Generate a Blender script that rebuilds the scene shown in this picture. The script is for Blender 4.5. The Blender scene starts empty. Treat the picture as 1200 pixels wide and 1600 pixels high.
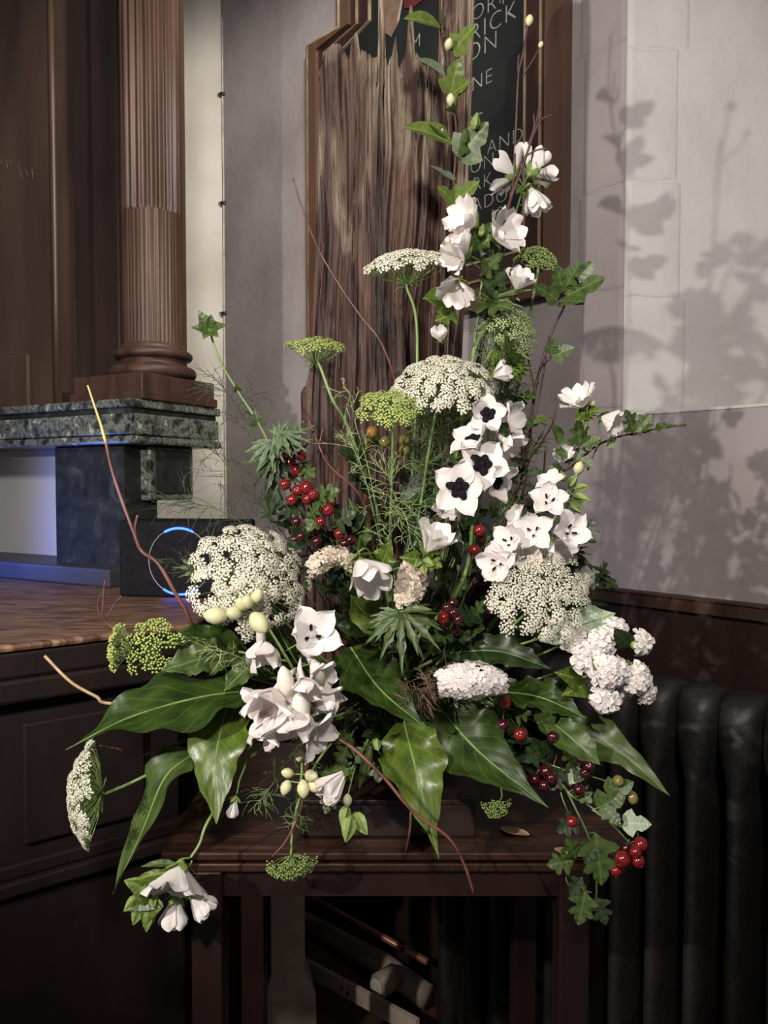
import bpy, math, random
from mathutils import Vector as V, Matrix as Mx, noise as mnoise

random.seed(7)
sc = bpy.context.scene
col = sc.collection
R = math.radians
PI = math.pi

# ------------------------------------------------------------------ camera
CZ = 1.45
PITCH = math.atan(45 / 1200)
cam = bpy.data.objects.new('camera', bpy.data.cameras.new('camera'))
col.objects.link(cam)
cam.location = (0, 0, CZ)
cam.rotation_euler = (PI / 2 - PITCH, 0, 0)
cam.data.sensor_fit = 'VERTICAL'
cam.data.sensor_height = 36
cam.data.lens = 27
cam.data.clip_start = 0.05
sc.camera = cam

# ------------------------------------------------------------------ world, lamps, exposure
sc.view_settings.view_transform = 'Standard'
sc.view_settings.look = 'None'
sc.view_settings.gamma = 1
sc.view_settings.use_curve_mapping = False
sc.view_settings.exposure = 0.3
w = bpy.data.worlds.new('church_ambient')
sc.world = w
w.use_nodes = True
w.node_tree.nodes['Background'].inputs[0].default_value = (0.95, 0.92, 1.0, 1)
w.node_tree.nodes['Background'].inputs[1].default_value = 0.09


def lamp(name, kind, loc, target, energy, color, size=0.1, angle=60, blend=0.4):
    d = bpy.data.lights.new(name, kind)
    d.energy = energy
    d.color = color
    if kind == 'AREA':
        d.size = size
    else:
        d.shadow_soft_size = size
    if kind == 'SPOT':
        d.spot_size = R(angle)
        d.spot_blend = blend
    o = bpy.data.objects.new(name, d)
    col.objects.link(o)
    o.location = loc
    o.rotation_euler = (V(target) - V(loc)).to_track_quat('-Z', 'Y').to_euler()
    return o


lamp('key_spot', 'SPOT', (-0.95, -0.10, 1.78), (0.15, 1.3, 1.62), 84, (1.0, 0.93, 0.84), 0.015, 84, 0.5)
lamp('nave_spot', 'SPOT', (0.0, -0.65, 2.55), (-0.05, 1.6, 1.75), 125, (1.0, 0.92, 0.85), 0.12, 74, 0.7)
lamp('wall_fill_spot', 'SPOT', (0.05, 0.85, 3.0), (-0.62, 2.95, 2.0), 115, (1.0, 0.94, 0.86), 0.12, 66, 0.6)  # added fill, no known lamp: brightens the left wall strip and back wall
lamp('blue_flood', 'SPOT', (-1.10, 1.80, 1.30), (-0.3, 1.75, 1.25), 3.2, (0.10, 0.20, 1.0), 0.05, 165, 0.6)

# ------------------------------------------------------------------ pixel -> place
CP, SP = math.cos(PITCH), math.sin(PITCH)


def ray(px, py):
    x, y = (px - 600) / 1200, (800 - py) / 1200
    return V((x, CP + SP * y, -SP + CP * y))


def P(px, py, Y):
    d = ray(px, py)
    return V((0, 0, CZ)) + d * (Y / d.y)


def PZ(px, py, z):
    d = ray(px, py)
    return V((0, 0, CZ)) + d * ((z - CZ) / d.z)


WC, WK = 2.30, 1.09                      # right-hand wall: Y + WK * X = WC


def PW(px, py, off=0.0):
    d = ray(px, py)
    return V((0, 0, CZ)) + d * ((WC - off * 1.479) / (d.y + WK * d.x))


WD = V((1, -WK, 0)).normalized()         # along the wall, to the right and nearer
WN = V((-WK, -1, 0)).normalized()        # off the wall into the room
W0 = V((0, WC, 0))


def ws(p):
    return (V((p.x, p.y, 0)) - W0).dot(WD)


def wp(s, z, off=0.0):
    return W0 + WD * s + WN * off + V((0, 0, z))


def fv(r, u, t):
    return V((r, -t, u)).normalized()


# ------------------------------------------------------------------ materials
def nodes(name):
    m = bpy.data.materials.new(name)
    m.use_nodes = True
    nt = m.node_tree
    return m, nt, nt.nodes['Principled BSDF']


def N(nt, kind, **kw):
    n = nt.nodes.new(kind)
    for k, v in kw.items():
        setattr(n, k, v)
    return n


def ramp(nt, fac, stops):
    r = N(nt, 'ShaderNodeValToRGB')
    e = r.color_ramp.elements
    while len(e) < len(stops):
        e.new(0.5)
    for el, (p, c) in zip(e, stops):
        el.position = p
        el.color = (*c, 1)
    nt.links.new(fac, r.inputs[0])
    return r.outputs[0]


def pmat(name, stops, scale=(1, 1, 1), nscale=4, detail=5, rough=0.6, bump=0.0, bscale=30, bmap=None, spec=0.5, trans=0.0, distort=0.0, coord='Object', metal=0.0, emit=None, coat=0.0):
    m, nt, b = nodes(name)
    L = nt.links.new
    tc = N(nt, 'ShaderNodeTexCoord')
    mp = N(nt, 'ShaderNodeMapping')
    mp.inputs['Scale'].default_value = scale
    L(tc.outputs[coord], mp.inputs[0])
    if len(stops) == 1:
        b.inputs['Base Color'].default_value = (*stops[0][1], 1)
        colr = None
    else:
        n = N(nt, 'ShaderNodeTexNoise')
        n.inputs['Scale'].default_value = nscale
        n.inputs['Detail'].default_value = detail
        n.inputs['Distortion'].default_value = distort
        L(mp.outputs[0], n.inputs['Vector'])
        colr = ramp(nt, n.outputs['Fac'], stops)
        L(colr, b.inputs['Base Color'])
    b.inputs['Roughness'].default_value = rough
    b.inputs['Specular IOR Level'].default_value = spec
    b.inputs['Metallic'].default_value = metal
    if coat:
        b.inputs['Coat Weight'].default_value = coat
        b.inputs['Coat Roughness'].default_value = 0.12
    if bump:
        mp2 = N(nt, 'ShaderNodeMapping')
        mp2.inputs['Scale'].default_value = bmap or scale
        L(tc.outputs[coord], mp2.inputs[0])
        n2 = N(nt, 'ShaderNodeTexNoise')
        n2.inputs['Scale'].default_value = bscale
        n2.inputs['Detail'].default_value = 4
        L(mp2.outputs[0], n2.inputs['Vector'])
        bp = N(nt, 'ShaderNodeBump')
        bp.inputs['Strength'].default_value = bump
        bp.inputs['Distance'].default_value = 0.01
        L(n2.outputs['Fac'], bp.inputs['Height'])
        L(bp.outputs[0], b.inputs['Normal'])
    if emit:
        b.inputs['Emission Color'].default_value = (*emit[0], 1)
        b.inputs['Emission Strength'].default_value = emit[1]
    if trans:
        add_trans(nt, b, colr, stops[-1][1], trans)
    return m


def add_trans(nt, b, colr, c, amount):
    t = N(nt, 'ShaderNodeBsdfTranslucent')
    if colr is not None:
        nt.links.new(colr, t.inputs[0])
    else:
        t.inputs[0].default_value = (*c, 1)
    mx = N(nt, 'ShaderNodeMixShader')
    mx.inputs[0].default_value = amount
    out = nt.nodes['Material Output']
    nt.links.new(b.outputs[0], mx.inputs[1])
    nt.links.new(t.outputs[0], mx.inputs[2])
    nt.links.new(mx.outputs[0], out.inputs[0])


def leafmat(name, dark, light, vein, rough=0.3, trans=0.25, nside=9.0, veinw=0.5, spec=0.5, patch=6):
    m, nt, b = nodes(name)
    L = nt.links.new
    uv = N(nt, 'ShaderNodeUVMap')
    sx = N(nt, 'ShaderNodeSeparateXYZ')
    L(uv.outputs[0], sx.inputs[0])

    def mth(op, a, bb=None):
        n = N(nt, 'ShaderNodeMath', operation=op)
        for i, v in enumerate((a, bb)):
            if v is None:
                continue
            if isinstance(v, (int, float)):
                n.inputs[i].default_value = v
            else:
                L(v, n.inputs[i])
        return n.outputs[0]
    u, vv = sx.outputs[0], sx.outputs[1]
    a = mth('ABSOLUTE', mth('SUBTRACT', vv, 0.5))
    ph = mth('SUBTRACT', mth('MULTIPLY', u, nside), mth('MULTIPLY', a, nside * 0.55))
    tri = mth('ABSOLUTE', mth('SUBTRACT', mth('FRACT', ph), 0.5))
    side = mth('MULTIPLY', mth('LESS_THAN', tri, 0.035), 0.35 * veinw)
    mid = mth('MULTIPLY', mth('LESS_THAN', a, 0.018), veinw)
    vn = mth('MAXIMUM', side, mid)
    tc = N(nt, 'ShaderNodeTexCoord')
    n = N(nt, 'ShaderNodeTexNoise')
    n.inputs['Scale'].default_value = patch
    n.inputs['Detail'].default_value = 6
    L(tc.outputs['UV'], n.inputs['Vector'])
    c = ramp(nt, n.outputs['Fac'], [(0.3, dark), (0.75, light)])
    mx = N(nt, 'ShaderNodeMix', data_type='RGBA')
    L(vn, mx.inputs[0])
    L(c, mx.inputs[6])
    mx.inputs[7].default_value = (*vein, 1)
    L(mx.outputs[2], b.inputs['Base Color'])
    b.inputs['Roughness'].default_value = rough
    b.inputs['Specular IOR Level'].default_value = spec
    bp = N(nt, 'ShaderNodeBump')
    bp.inputs['Strength'].default_value = 0.25
    bp.inputs['Distance'].default_value = 0.002
    L(mth('ADD', tri, n.outputs['Fac']), bp.inputs['Height'])
    L(bp.outputs[0], b.inputs['Normal'])
    add_trans(nt, b, mx.outputs[2], light, trans)
    return m


M = {}
M['plaster_cream'] = pmat('plaster_cream', [(0.3, (0.55, 0.50, 0.43)), (0.55, (0.70, 0.66, 0.58)), (0.75, (0.76, 0.72, 0.65))], nscale=3, detail=7, rough=0.85, bump=0.15, bscale=9)
M['plaster_mauve'] = pmat('plaster_mauve', [(0.3, (0.225, 0.190, 0.184)), (0.55, (0.305, 0.268, 0.268)), (0.75, (0.35, 0.318, 0.322))], nscale=2.6, detail=8, rough=0.8, bump=0.4, bscale=13)
M['plaster_white'] = pmat('plaster_white', [(0.3, (0.44, 0.42, 0.395)), (0.55, (0.55, 0.53, 0.51)), (0.75, (0.60, 0.585, 0.575))], nscale=3, detail=7, rough=0.8, bump=0.45, bscale=14)
M['panel_white'] = pmat('panel_white', [(0.3, (0.5, 0.5, 0.52)), (0.7, (0.62, 0.62, 0.64))], nscale=2, rough=0.6)
M['wood_red'] = pmat('wood_red', [(0.3, (0.026, 0.0125, 0.0085)), (0.6, (0.056, 0.029, 0.020)), (0.8, (0.086, 0.047, 0.034))], scale=(1, 1, 0.12), nscale=22, detail=6, rough=0.5, bump=0.12, bscale=60, spec=0.3)
M['wood_panel'] = pmat('wood_panel', [(0.3, (0.045, 0.024, 0.015)), (0.6, (0.080, 0.047, 0.031)), (0.8, (0.10, 0.060, 0.039))], scale=(1, 1, 0.3), nscale=6, detail=7, rough=0.45, bump=0.05, bscale=40)
M['wood_dark'] = pmat('wood_dark', [(0.3, (0.014, 0.007, 0.006)), (0.7, (0.032, 0.016, 0.013))], scale=(1, 1, 0.3), nscale=9, detail=6, rough=0.42, bump=0.08, bscale=40)
M['wood_altar_top'] = pmat('wood_altar_top', [(0.28, (0.03, 0.015, 0.009)), (0.5, (0.16, 0.085, 0.05)), (0.75, (0.30, 0.18, 0.11))], scale=(2.0, 10, 1), nscale=5, detail=9, rough=0.45, bump=0.4, bscale=10, distort=1.6)
M['wood_altar'] = pmat('wood_altar', [(0.3, (0.005, 0.003, 0.003)), (0.7, (0.015, 0.008, 0.007))], scale=(1, 1, 0.4), nscale=6, detail=7, rough=0.65, bump=0.3, bscale=14, spec=0.2)
M['wood_table'] = pmat('wood_table', [(0.3, (0.012, 0.005, 0.003)), (0.6, (0.045, 0.019, 0.011)), (0.8, (0.10, 0.047, 0.027))], scale=(1, 14, 1), nscale=6, detail=7, rough=0.33, bump=0.08, bscale=20, distort=0.4)
M['wood_leg'] = pmat('wood_leg', [(0.3, (0.009, 0.003, 0.003)), (0.7, (0.020, 0.007, 0.006))], scale=(1, 1, 0.1), nscale=12, rough=0.4)
M['post_wood'] = pmat('post_wood', [(0.30, (0.010, 0.004, 0.003)), (0.46, (0.040, 0.016, 0.011)), (0.62, (0.072, 0.036, 0.023)), (0.78, (0.14, 0.086, 0.057))], scale=(1, 1, 0.10), nscale=30, detail=10, rough=0.65, bump=0.8, bscale=60, distort=0.7)


def weathered(m):
    # bleached grey-tan towards the weathered upper end of the timber
    nt = m.node_tree
    b = nt.nodes['Principled BSDF']
    L = nt.links.new
    old = b.inputs['Base Color'].links[0].from_socket
    tc = N(nt, 'ShaderNodeTexCoord')
    sp_ = N(nt, 'ShaderNodeSeparateXYZ')
    L(tc.outputs['Object'], sp_.inputs[0])
    mp = N(nt, 'ShaderNodeMapping')
    mp.inputs['Scale'].default_value = (1, 1, 0.16)
    L(tc.outputs['Object'], mp.inputs[0])
    n = N(nt, 'ShaderNodeTexNoise')
    n.inputs['Scale'].default_value = 24
    n.inputs['Detail'].default_value = 8
    n.inputs['Distortion'].default_value = 0.7
    L(mp.outputs[0], n.inputs['Vector'])
    mr = N(nt, 'ShaderNodeMapRange')
    mr.inputs[1].default_value = 0.75
    mr.inputs[2].default_value = 1.25
    mr.inputs[3].default_value = -0.30
    mr.inputs[4].default_value = 0.055
    L(sp_.outputs[2], mr.inputs[0])
    ad = N(nt, 'ShaderNodeMath', operation='ADD')
    L(n.outputs['Fac'], ad.inputs[0])
    L(mr.outputs[0], ad.inputs[1])
    f = ramp(nt, ad.outputs[0], [(0.44, (0, 0, 0)), (0.62, (1, 1, 1))])
    mx = N(nt, 'ShaderNodeMix', data_type='RGBA')
    L(f, mx.inputs[0])
    L(old, mx.inputs[6])
    mx.inputs[7].default_value = (0.27, 0.21, 0.15, 1)
    L(mx.outputs[2], b.inputs['Base Color'])


weathered(M['post_wood'])
M['frame_brown'] = pmat('frame_brown', [(0.3, (0.06, 0.030, 0.020)), (0.7, (0.13, 0.075, 0.05))], scale=(1, 1, 0.2), nscale=8, rough=0.4)
M['frame_dark'] = pmat('frame_dark', [(0.3, (0.018, 0.008, 0.007)), (0.7, (0.042, 0.020, 0.017))], scale=(1, 1, 0.2), nscale=8, rough=0.4)
M['gilt'] = pmat('gilt', [(0.3, (0.22, 0.155, 0.09)), (0.7, (0.38, 0.29, 0.18))], nscale=20, rough=0.4, metal=0.3)
M['board_black'] = pmat('board_black', [(0.3, (0.005, 0.0065, 0.0065)), (0.7, (0.010, 0.012, 0.012))], nscale=9, rough=0.75, spec=0.2)
M['letter_grey'] = pmat('letter_grey', [(0.35, (0.11, 0.105, 0.09)), (0.65, (0.25, 0.24, 0.21))], nscale=25, rough=0.7)
M['letter_gold'] = pmat('letter_gold', [(0.35, (0.10, 0.06, 0.045)), (0.65, (0.24, 0.17, 0.13))], nscale=35, rough=0.5)
M['maroon'] = pmat('maroon', [(0.3, (0.05, 0.008, 0.010)), (0.7, (0.09, 0.015, 0.018))], nscale=12, rough=0.5)
M['crest_tan'] = pmat('crest_tan', [(0.3, (0.09, 0.055, 0.035)), (0.7, (0.17, 0.11, 0.075))], nscale=30, rough=0.6)
M['marble'] = pmat('marble', [(0.34, (0.008, 0.010, 0.009)), (0.44, (0.05, 0.058, 0.05)), (0.52, (0.16, 0.17, 0.145)), (0.58, (0.035, 0.042, 0.037)), (0.68, (0.36, 0.37, 0.32))], nscale=34, detail=8, rough=0.25, distort=0.5)
M['marble_dark'] = pmat('marble_dark', [(0.30, (0.006, 0.007, 0.007)), (0.6, (0.022, 0.025, 0.024)), (0.75, (0.06, 0.065, 0.06))], nscale=16, detail=6, rough=0.75, spec=0.25, distort=1.4)
M['base_blue'] = pmat('base_grey', [(0.3, (0.03, 0.03, 0.04)), (0.7, (0.055, 0.055, 0.065))], nscale=6, rough=0.5)
M['speaker_black'] = pmat('speaker_black', [(0.3, (0.004, 0.004, 0.006)), (0.7, (0.009, 0.009, 0.012))], nscale=60, rough=0.7, bump=0.1, bscale=300, spec=0.15)
M['ring_grey'] = pmat('ring_grey', [(0.5, (0.35, 0.38, 0.42))], rough=0.3)
M['ring_blue'] = pmat('ring_blue', [(0.5, (0.02, 0.04, 0.5))], emit=((0.03, 0.10, 1.0), 5.0))
M['cable'] = pmat('cable', [(0.3, (0.40, 0.36, 0.30)), (0.7, (0.58, 0.54, 0.46))], nscale=30, rough=0.6)
M['clip'] = pmat('clip', [(0.5, (0.03, 0.03, 0.03))], rough=0.4)
M['iron'] = pmat('iron', [(0.3, (0.008, 0.007, 0.006)), (0.7, (0.020, 0.017, 0.015))], nscale=10, rough=0.55, bump=0.2, bscale=60)
M['pipe_grey'] = pmat('pipe_grey', [(0.3, (0.22, 0.17, 0.13)), (0.7, (0.40, 0.32, 0.25))], nscale=10, rough=0.5)
M['copper'] = pmat('copper', [(0.3, (0.22, 0.09, 0.06)), (0.7, (0.42, 0.20, 0.13))], nscale=14, rough=0.35, metal=0.5)
M['valve_white'] = pmat('valve_white', [(0.3, (0.5, 0.44, 0.36)), (0.7, (0.7, 0.64, 0.54))], nscale=20, rough=0.5)
M['stone_post'] = pmat('stone_post', [(0.3, (0.36, 0.29, 0.22)), (0.7, (0.58, 0.48, 0.38))], nscale=14, detail=6, rough=0.8, bump=0.2, bscale=40)
M['floor'] = pmat('floor_wood', [(0.3, (0.05, 0.022, 0.012)), (0.7, (0.12, 0.055, 0.03))], scale=(1, 8, 1), nscale=4, rough=0.5)
M['bowl'] = pmat('bowl_black', [(0.3, (0.008, 0.008, 0.008)), (0.7, (0.016, 0.015, 0.014))], nscale=8, rough=0.4)
M['box'] = pmat('box_wood', [(0.3, (0.012, 0.006, 0.005)), (0.7, (0.028, 0.014, 0.011))], scale=(1, 10, 1), nscale=8, rough=0.4)
M['moss'] = pmat('moss', [(0.3, (0.02, 0.03, 0.008)), (0.7, (0.05, 0.06, 0.02))], nscale=40, rough=0.9, bump=0.8, bscale=80)
# plants
M['petal'] = pmat('petal_white', [(0.35, (0.80, 0.74, 0.71)), (0.7, (0.90, 0.87, 0.85))], scale=(7, 0.8, 1), nscale=6, rough=0.55, trans=0.3, coord='UV', bump=0.15, bscale=9, bmap=(7, 0.6, 1), spec=0.25)
M['petal_cool'] = pmat('petal_blush', [(0.35, (0.78, 0.70, 0.68)), (0.7, (0.90, 0.85, 0.83))], scale=(6, 0.8, 1), nscale=5, rough=0.55, trans=0.25, coord='UV', bump=0.2, bscale=9, bmap=(6, 0.6, 1), spec=0.25)
M['petal_cream'] = pmat('petal_ivory', [(0.35, (0.70, 0.64, 0.54)), (0.7, (0.86, 0.82, 0.74))], scale=(1, 1, 1), nscale=50, rough=0.55, trans=0.2, spec=0.25)
M['petal_aged'] = pmat('petal_cream', [(0.35, (0.62, 0.52, 0.42)), (0.7, (0.84, 0.76, 0.66))], nscale=60, rough=0.6, trans=0.25, spec=0.2)
M['floret_white'] = pmat('floret_white', [(0.35, (0.68, 0.64, 0.50)), (0.65, (0.88, 0.85, 0.74))], nscale=90, rough=0.6, trans=0.2, spec=0.2)
M['floret_green'] = pmat('floret_green', [(0.35, (0.30, 0.40, 0.08)), (0.65, (0.58, 0.66, 0.22))], nscale=90, rough=0.55, trans=0.2, spec=0.3)
M['floret_midgreen'] = pmat('floret_midgreen', [(0.35, (0.15, 0.25, 0.05)), (0.65, (0.42, 0.54, 0.20))], nscale=90, rough=0.5, trans=0.2, spec=0.3)
M['floret_pale'] = pmat('floret_palegreen', [(0.35, (0.36, 0.46, 0.16)), (0.65, (0.60, 0.70, 0.36))], nscale=90, rough=0.55, trans=0.2, spec=0.3)
M['eye'] = pmat('eye_black', [(0.3, (0.003, 0.002, 0.004)), (0.7, (0.009, 0.007, 0.010))], nscale=60, rough=0.8, spec=0.15)
M['bud_cream'] = pmat('bud_cream', [(0.35, (0.50, 0.50, 0.24)), (0.65, (0.75, 0.72, 0.48))], nscale=50, rough=0.5, trans=0.15)
M['bud_green'] = pmat('bud_green', [(0.35, (0.14, 0.24, 0.05)), (0.65, (0.38, 0.50, 0.16))], nscale=60, rough=0.5, trans=0.15)
M['calyx'] = pmat('calyx_green', [(0.35, (0.12, 0.20, 0.04)), (0.65, (0.34, 0.44, 0.14))], nscale=60, rough=0.5, trans=0.25)
M['stem'] = pmat('stem_green', [(0.35, (0.10, 0.17, 0.045)), (0.65, (0.22, 0.31, 0.10))], scale=(1, 1, 0.3), nscale=40, rough=0.45)
M['stem_dark'] = pmat('stem_dark', [(0.35, (0.035, 0.065, 0.02)), (0.65, (0.09, 0.13, 0.045))], nscale=40, rough=0.5)
M['twig'] = pmat('twig_red', [(0.35, (0.055, 0.022, 0.016)), (0.65, (0.18, 0.065, 0.047))], nscale=35, rough=0.45)
M['twig_brown'] = pmat('twig_brown', [(0.35, (0.035, 0.014, 0.012)), (0.65, (0.09, 0.035, 0.028))], nscale=35, rough=0.5)
M['twig_tan'] = pmat('twig_tan', [(0.35, (0.26, 0.17, 0.08)), (0.65, (0.50, 0.38, 0.20))], nscale=35, rough=0.5)
M['twig_tip'] = pmat('twig_tip', [(0.35, (0.42, 0.34, 0.10)), (0.65, (0.62, 0.54, 0.22))], nscale=35, rough=0.5)
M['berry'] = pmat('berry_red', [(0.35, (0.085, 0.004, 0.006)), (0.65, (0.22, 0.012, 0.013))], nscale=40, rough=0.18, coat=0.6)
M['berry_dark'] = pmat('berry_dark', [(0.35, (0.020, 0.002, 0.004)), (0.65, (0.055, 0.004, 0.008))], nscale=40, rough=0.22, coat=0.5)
M['hip'] = pmat('hip_orange', [(0.35, (0.24, 0.10, 0.02)), (0.65, (0.40, 0.20, 0.05))], nscale=40, rough=0.25, coat=0.4)
M['hip_green'] = pmat('hip_green', [(0.35, (0.12, 0.10, 0.02)), (0.65, (0.24, 0.20, 0.06))], nscale=40, rough=0.25, coat=0.4)
M['frond'] = pmat('frond', [(0.35, (0.06, 0.11, 0.03)), (0.65, (0.16, 0.23, 0.08))], nscale=20, rough=0.5)
M['frond_light'] = pmat('frond_light', [(0.35, (0.15, 0.22, 0.08)), (0.65, (0.34, 0.42, 0.19))], nscale=20, rough=0.5)
M['frond_dim'] = pmat('frond_dim', [(0.35, (0.045, 0.06, 0.03)), (0.65, (0.10, 0.12, 0.06))], nscale=20, rough=0.6)
M['withered'] = pmat('withered', [(0.35, (0.07, 0.035, 0.02)), (0.65, (0.20, 0.12, 0.08))], nscale=40, rough=0.8)
M['lit_wood_tan'] = pmat('lit_wood_tan', [(0.35, (0.30, 0.19, 0.10)), (0.65, (0.46, 0.31, 0.18))], nscale=30, rough=0.6)  # tan of table wood in the light, for the patches on the table
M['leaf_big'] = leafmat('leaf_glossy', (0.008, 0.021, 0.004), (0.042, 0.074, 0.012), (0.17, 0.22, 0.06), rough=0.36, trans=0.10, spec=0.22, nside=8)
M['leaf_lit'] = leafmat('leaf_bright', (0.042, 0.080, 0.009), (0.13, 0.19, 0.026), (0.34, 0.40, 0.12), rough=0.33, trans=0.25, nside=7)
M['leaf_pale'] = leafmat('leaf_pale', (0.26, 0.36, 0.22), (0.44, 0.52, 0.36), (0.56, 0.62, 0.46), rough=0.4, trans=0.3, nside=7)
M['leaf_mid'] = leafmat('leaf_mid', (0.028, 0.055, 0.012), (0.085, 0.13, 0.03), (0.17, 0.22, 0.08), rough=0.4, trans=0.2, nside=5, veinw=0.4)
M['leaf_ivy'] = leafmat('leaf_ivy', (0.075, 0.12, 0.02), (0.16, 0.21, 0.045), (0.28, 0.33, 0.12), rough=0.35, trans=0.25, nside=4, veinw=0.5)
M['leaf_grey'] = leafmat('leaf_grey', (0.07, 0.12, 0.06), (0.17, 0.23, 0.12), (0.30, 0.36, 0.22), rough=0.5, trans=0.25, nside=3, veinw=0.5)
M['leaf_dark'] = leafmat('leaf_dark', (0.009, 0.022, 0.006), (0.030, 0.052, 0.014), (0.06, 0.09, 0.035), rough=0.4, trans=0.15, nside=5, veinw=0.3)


# ------------------------------------------------------------------ mesh helpers
class MB:
    def __init__(s):
        s.v, s.f, s.uv, s.mi = [], [], {}, []

    def add(s, vs, fs, mi=0, uvs=None):
        o = len(s.v)
        s.v += [V(p) for p in vs]
        for f in fs:
            s.f.append([i + o for i in f])
            s.mi.append(mi)
        if uvs:
            for i, u in enumerate(uvs):
                s.uv[o + i] = u
        return s

    def box(s, c, size, rot=None, mi=0):
        x, y, z = [q / 2 for q in size]
        vs = [V((a * x, b * y, d * z)) for a in (-1, 1) for b in (-1, 1) for d in (-1, 1)]
        if rot is not None:
            vs = [rot @ p for p in vs]
        vs = [p + V(c) for p in vs]
        return s.add(vs, [(0, 1, 3, 2), (4, 6, 7, 5), (0, 4, 5, 1), (2, 3, 7, 6), (0, 2, 6, 4), (1, 5, 7, 3)], mi)

    def prism(s, poly, z0, z1, mi=0):
        n = len(poly)
        vs = [V((p[0], p[1], z0)) for p in poly] + [V((p[0], p[1], z1)) for p in poly]
        fs = [[i, (i + 1) % n, n + (i + 1) % n, n + i] for i in range(n)]
        fs += [list(range(n))[::-1], list(range(n, 2 * n))]
        return s.add(vs, fs, mi)

    def tube(s, pts, r, sides=6, caps=True, mi=0):
        pts = [V(p) for p in pts]
        n = len(pts)
        rs = r if isinstance(r, (list, tuple)) else [r] * n
        up = V((0.13, 0.21, 0.97))
        vs = []
        pv = None
        for i, p in enumerate(pts):
            t = (pts[min(i + 1, n - 1)] - pts[max(i - 1, 0)])
            t = t.normalized() if t.length > 1e-9 else V((0, 0, 1))
            a = pv if pv is not None else t.cross(up)
            a = a - t * a.dot(t)
            if a.length < 1e-6:
                a = t.orthogonal()
            a.normalize()
            pv = a
            b = t.cross(a)
            for k in range(sides):
                th = 2 * PI * k / sides
                vs.append(p + (a * math.cos(th) + b * math.sin(th)) * rs[i])
        fs = []
        for i in range(n - 1):
            for k in range(sides):
                k2 = (k + 1) % sides
                fs.append((i * sides + k, i * sides + k2, (i + 1) * sides + k2, (i + 1) * sides + k))
        if caps:
            fs.append(list(range(sides))[::-1])
            fs.append(list(range((n - 1) * sides, n * sides)))
        return s.add(vs, fs, mi)

    def lathe(s, prof, axis=None, c=(0, 0, 0), seg=12, mi=0, mat=None):
        vs, fs = [], []
        n = len(prof)
        for r, z in prof:
            for k in range(seg):
                th = 2 * PI * k / seg
                vs.append(V((r * math.cos(th), r * math.sin(th), z)))
        for i in range(n - 1):
            for k in range(seg):
                k2 = (k + 1) % seg
                fs.append((i * seg + k, i * seg + k2, (i + 1) * seg + k2, (i + 1) * seg + k))
        fs.append(list(range(seg))[::-1])
        fs.append(list(range((n - 1) * seg, n * seg)))
        if mat is not None:
            vs = [mat @ p for p in vs]
        else:
            if axis is not None:
                q = V((0, 0, 1)).rotation_difference(V(axis))
                vs = [q @ p for p in vs]
            vs = [p + V(c) for p in vs]
        return s.add(vs, fs, mi)

    def mesh(s, name, mats, smooth=True):
        me = bpy.data.meshes.new(name)
        me.from_pydata([tuple(p) for p in s.v], [], s.f)
        for m in (mats if isinstance(mats, (list, tuple)) else [mats]):
            me.materials.append(M[m] if isinstance(m, str) else m)
        if any(s.mi):
            me.polygons.foreach_set('material_index', s.mi)
        if s.uv:
            ul = me.uv_layers.new(name='UVMap')
            for lp in me.loops:
                ul.data[lp.index].uv = s.uv.get(lp.vertex_index, (0.5, 0.5))
        if smooth:
            me.polygons.foreach_set('use_smooth', [True] * len(me.polygons))
        me.update()
        return me


WM = {}                                  # world matrix of every parent


def link(name, data, parent=None, mat=None, label=None, kind=None):
    o = bpy.data.objects.new(name, data)
    col.objects.link(o)
    mat = mat or Mx.Identity(4)
    if parent is not None:
        o.parent = parent
        o.matrix_basis = WM[parent.name].inverted() @ mat
    else:
        o.matrix_basis = mat
    WM[o.name] = mat
    if label:
        o['label'] = label
    if kind:
        o['kind'] = kind
    return o


def thing(name, label, cat, loc=(0, 0, 0), group=None):
    o = link(name, None, None, Mx.Translation(V(loc)))
    o.empty_display_size = 0.03
    o['label'] = label
    o['category'] = cat
    if group:
        o['group'] = group
    return o


def part(name, mb, mats, parent, smooth=True, label=None, kind=None, mat=None, bevel=0.0):
    """mb in world coordinates; the mesh is stored relative to the parent's base"""
    if mat is None:
        base = WM[parent.name].translation.copy() if parent is not None else V((0, 0, 0))
        mb.v = [p - base for p in mb.v]
        mat = Mx.Translation(base)
    o = link(name, mb.mesh(name, mats, smooth), parent, mat, label, kind)
    if bevel:
        b = o.modifiers.new('bevel', 'BEVEL')
        b.width = bevel
        b.segments = 2
        b.limit_method = 'ANGLE'
    return o


def struct(name, mb, mats, smooth=False, label=None):
    return part(name, mb, mats, None, smooth, label, 'structure')


def crom(pts, n):
    """Catmull-Rom through the points, n samples"""
    pts = [V(p) for p in pts]
    if len(pts) == 2:
        return [pts[0].lerp(pts[1], i / (n - 1)) for i in range(n)]
    e = [pts[0] * 2 - pts[1]] + pts + [pts[-1] * 2 - pts[-2]]
    out = []
    seg = len(pts) - 1
    for i in range(n):
        x = i / (n - 1) * seg
        k = min(int(x), seg - 1)
        t = x - k
        p0, p1, p2, p3 = e[k:k + 4]
        out.append(0.5 * (2 * p1 + (p2 - p0) * t + (2 * p0 - 5 * p1 + 4 * p2 - p3) * t * t + (3 * p1 - p0 - 3 * p2 + p3) * t ** 3))
    return out


def lerpl(xs, t):
    x = t * (len(xs) - 1)
    k = min(int(x), len(xs) - 2)
    return xs[k] + (xs[k + 1] - xs[k]) * (x - k)


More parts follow.
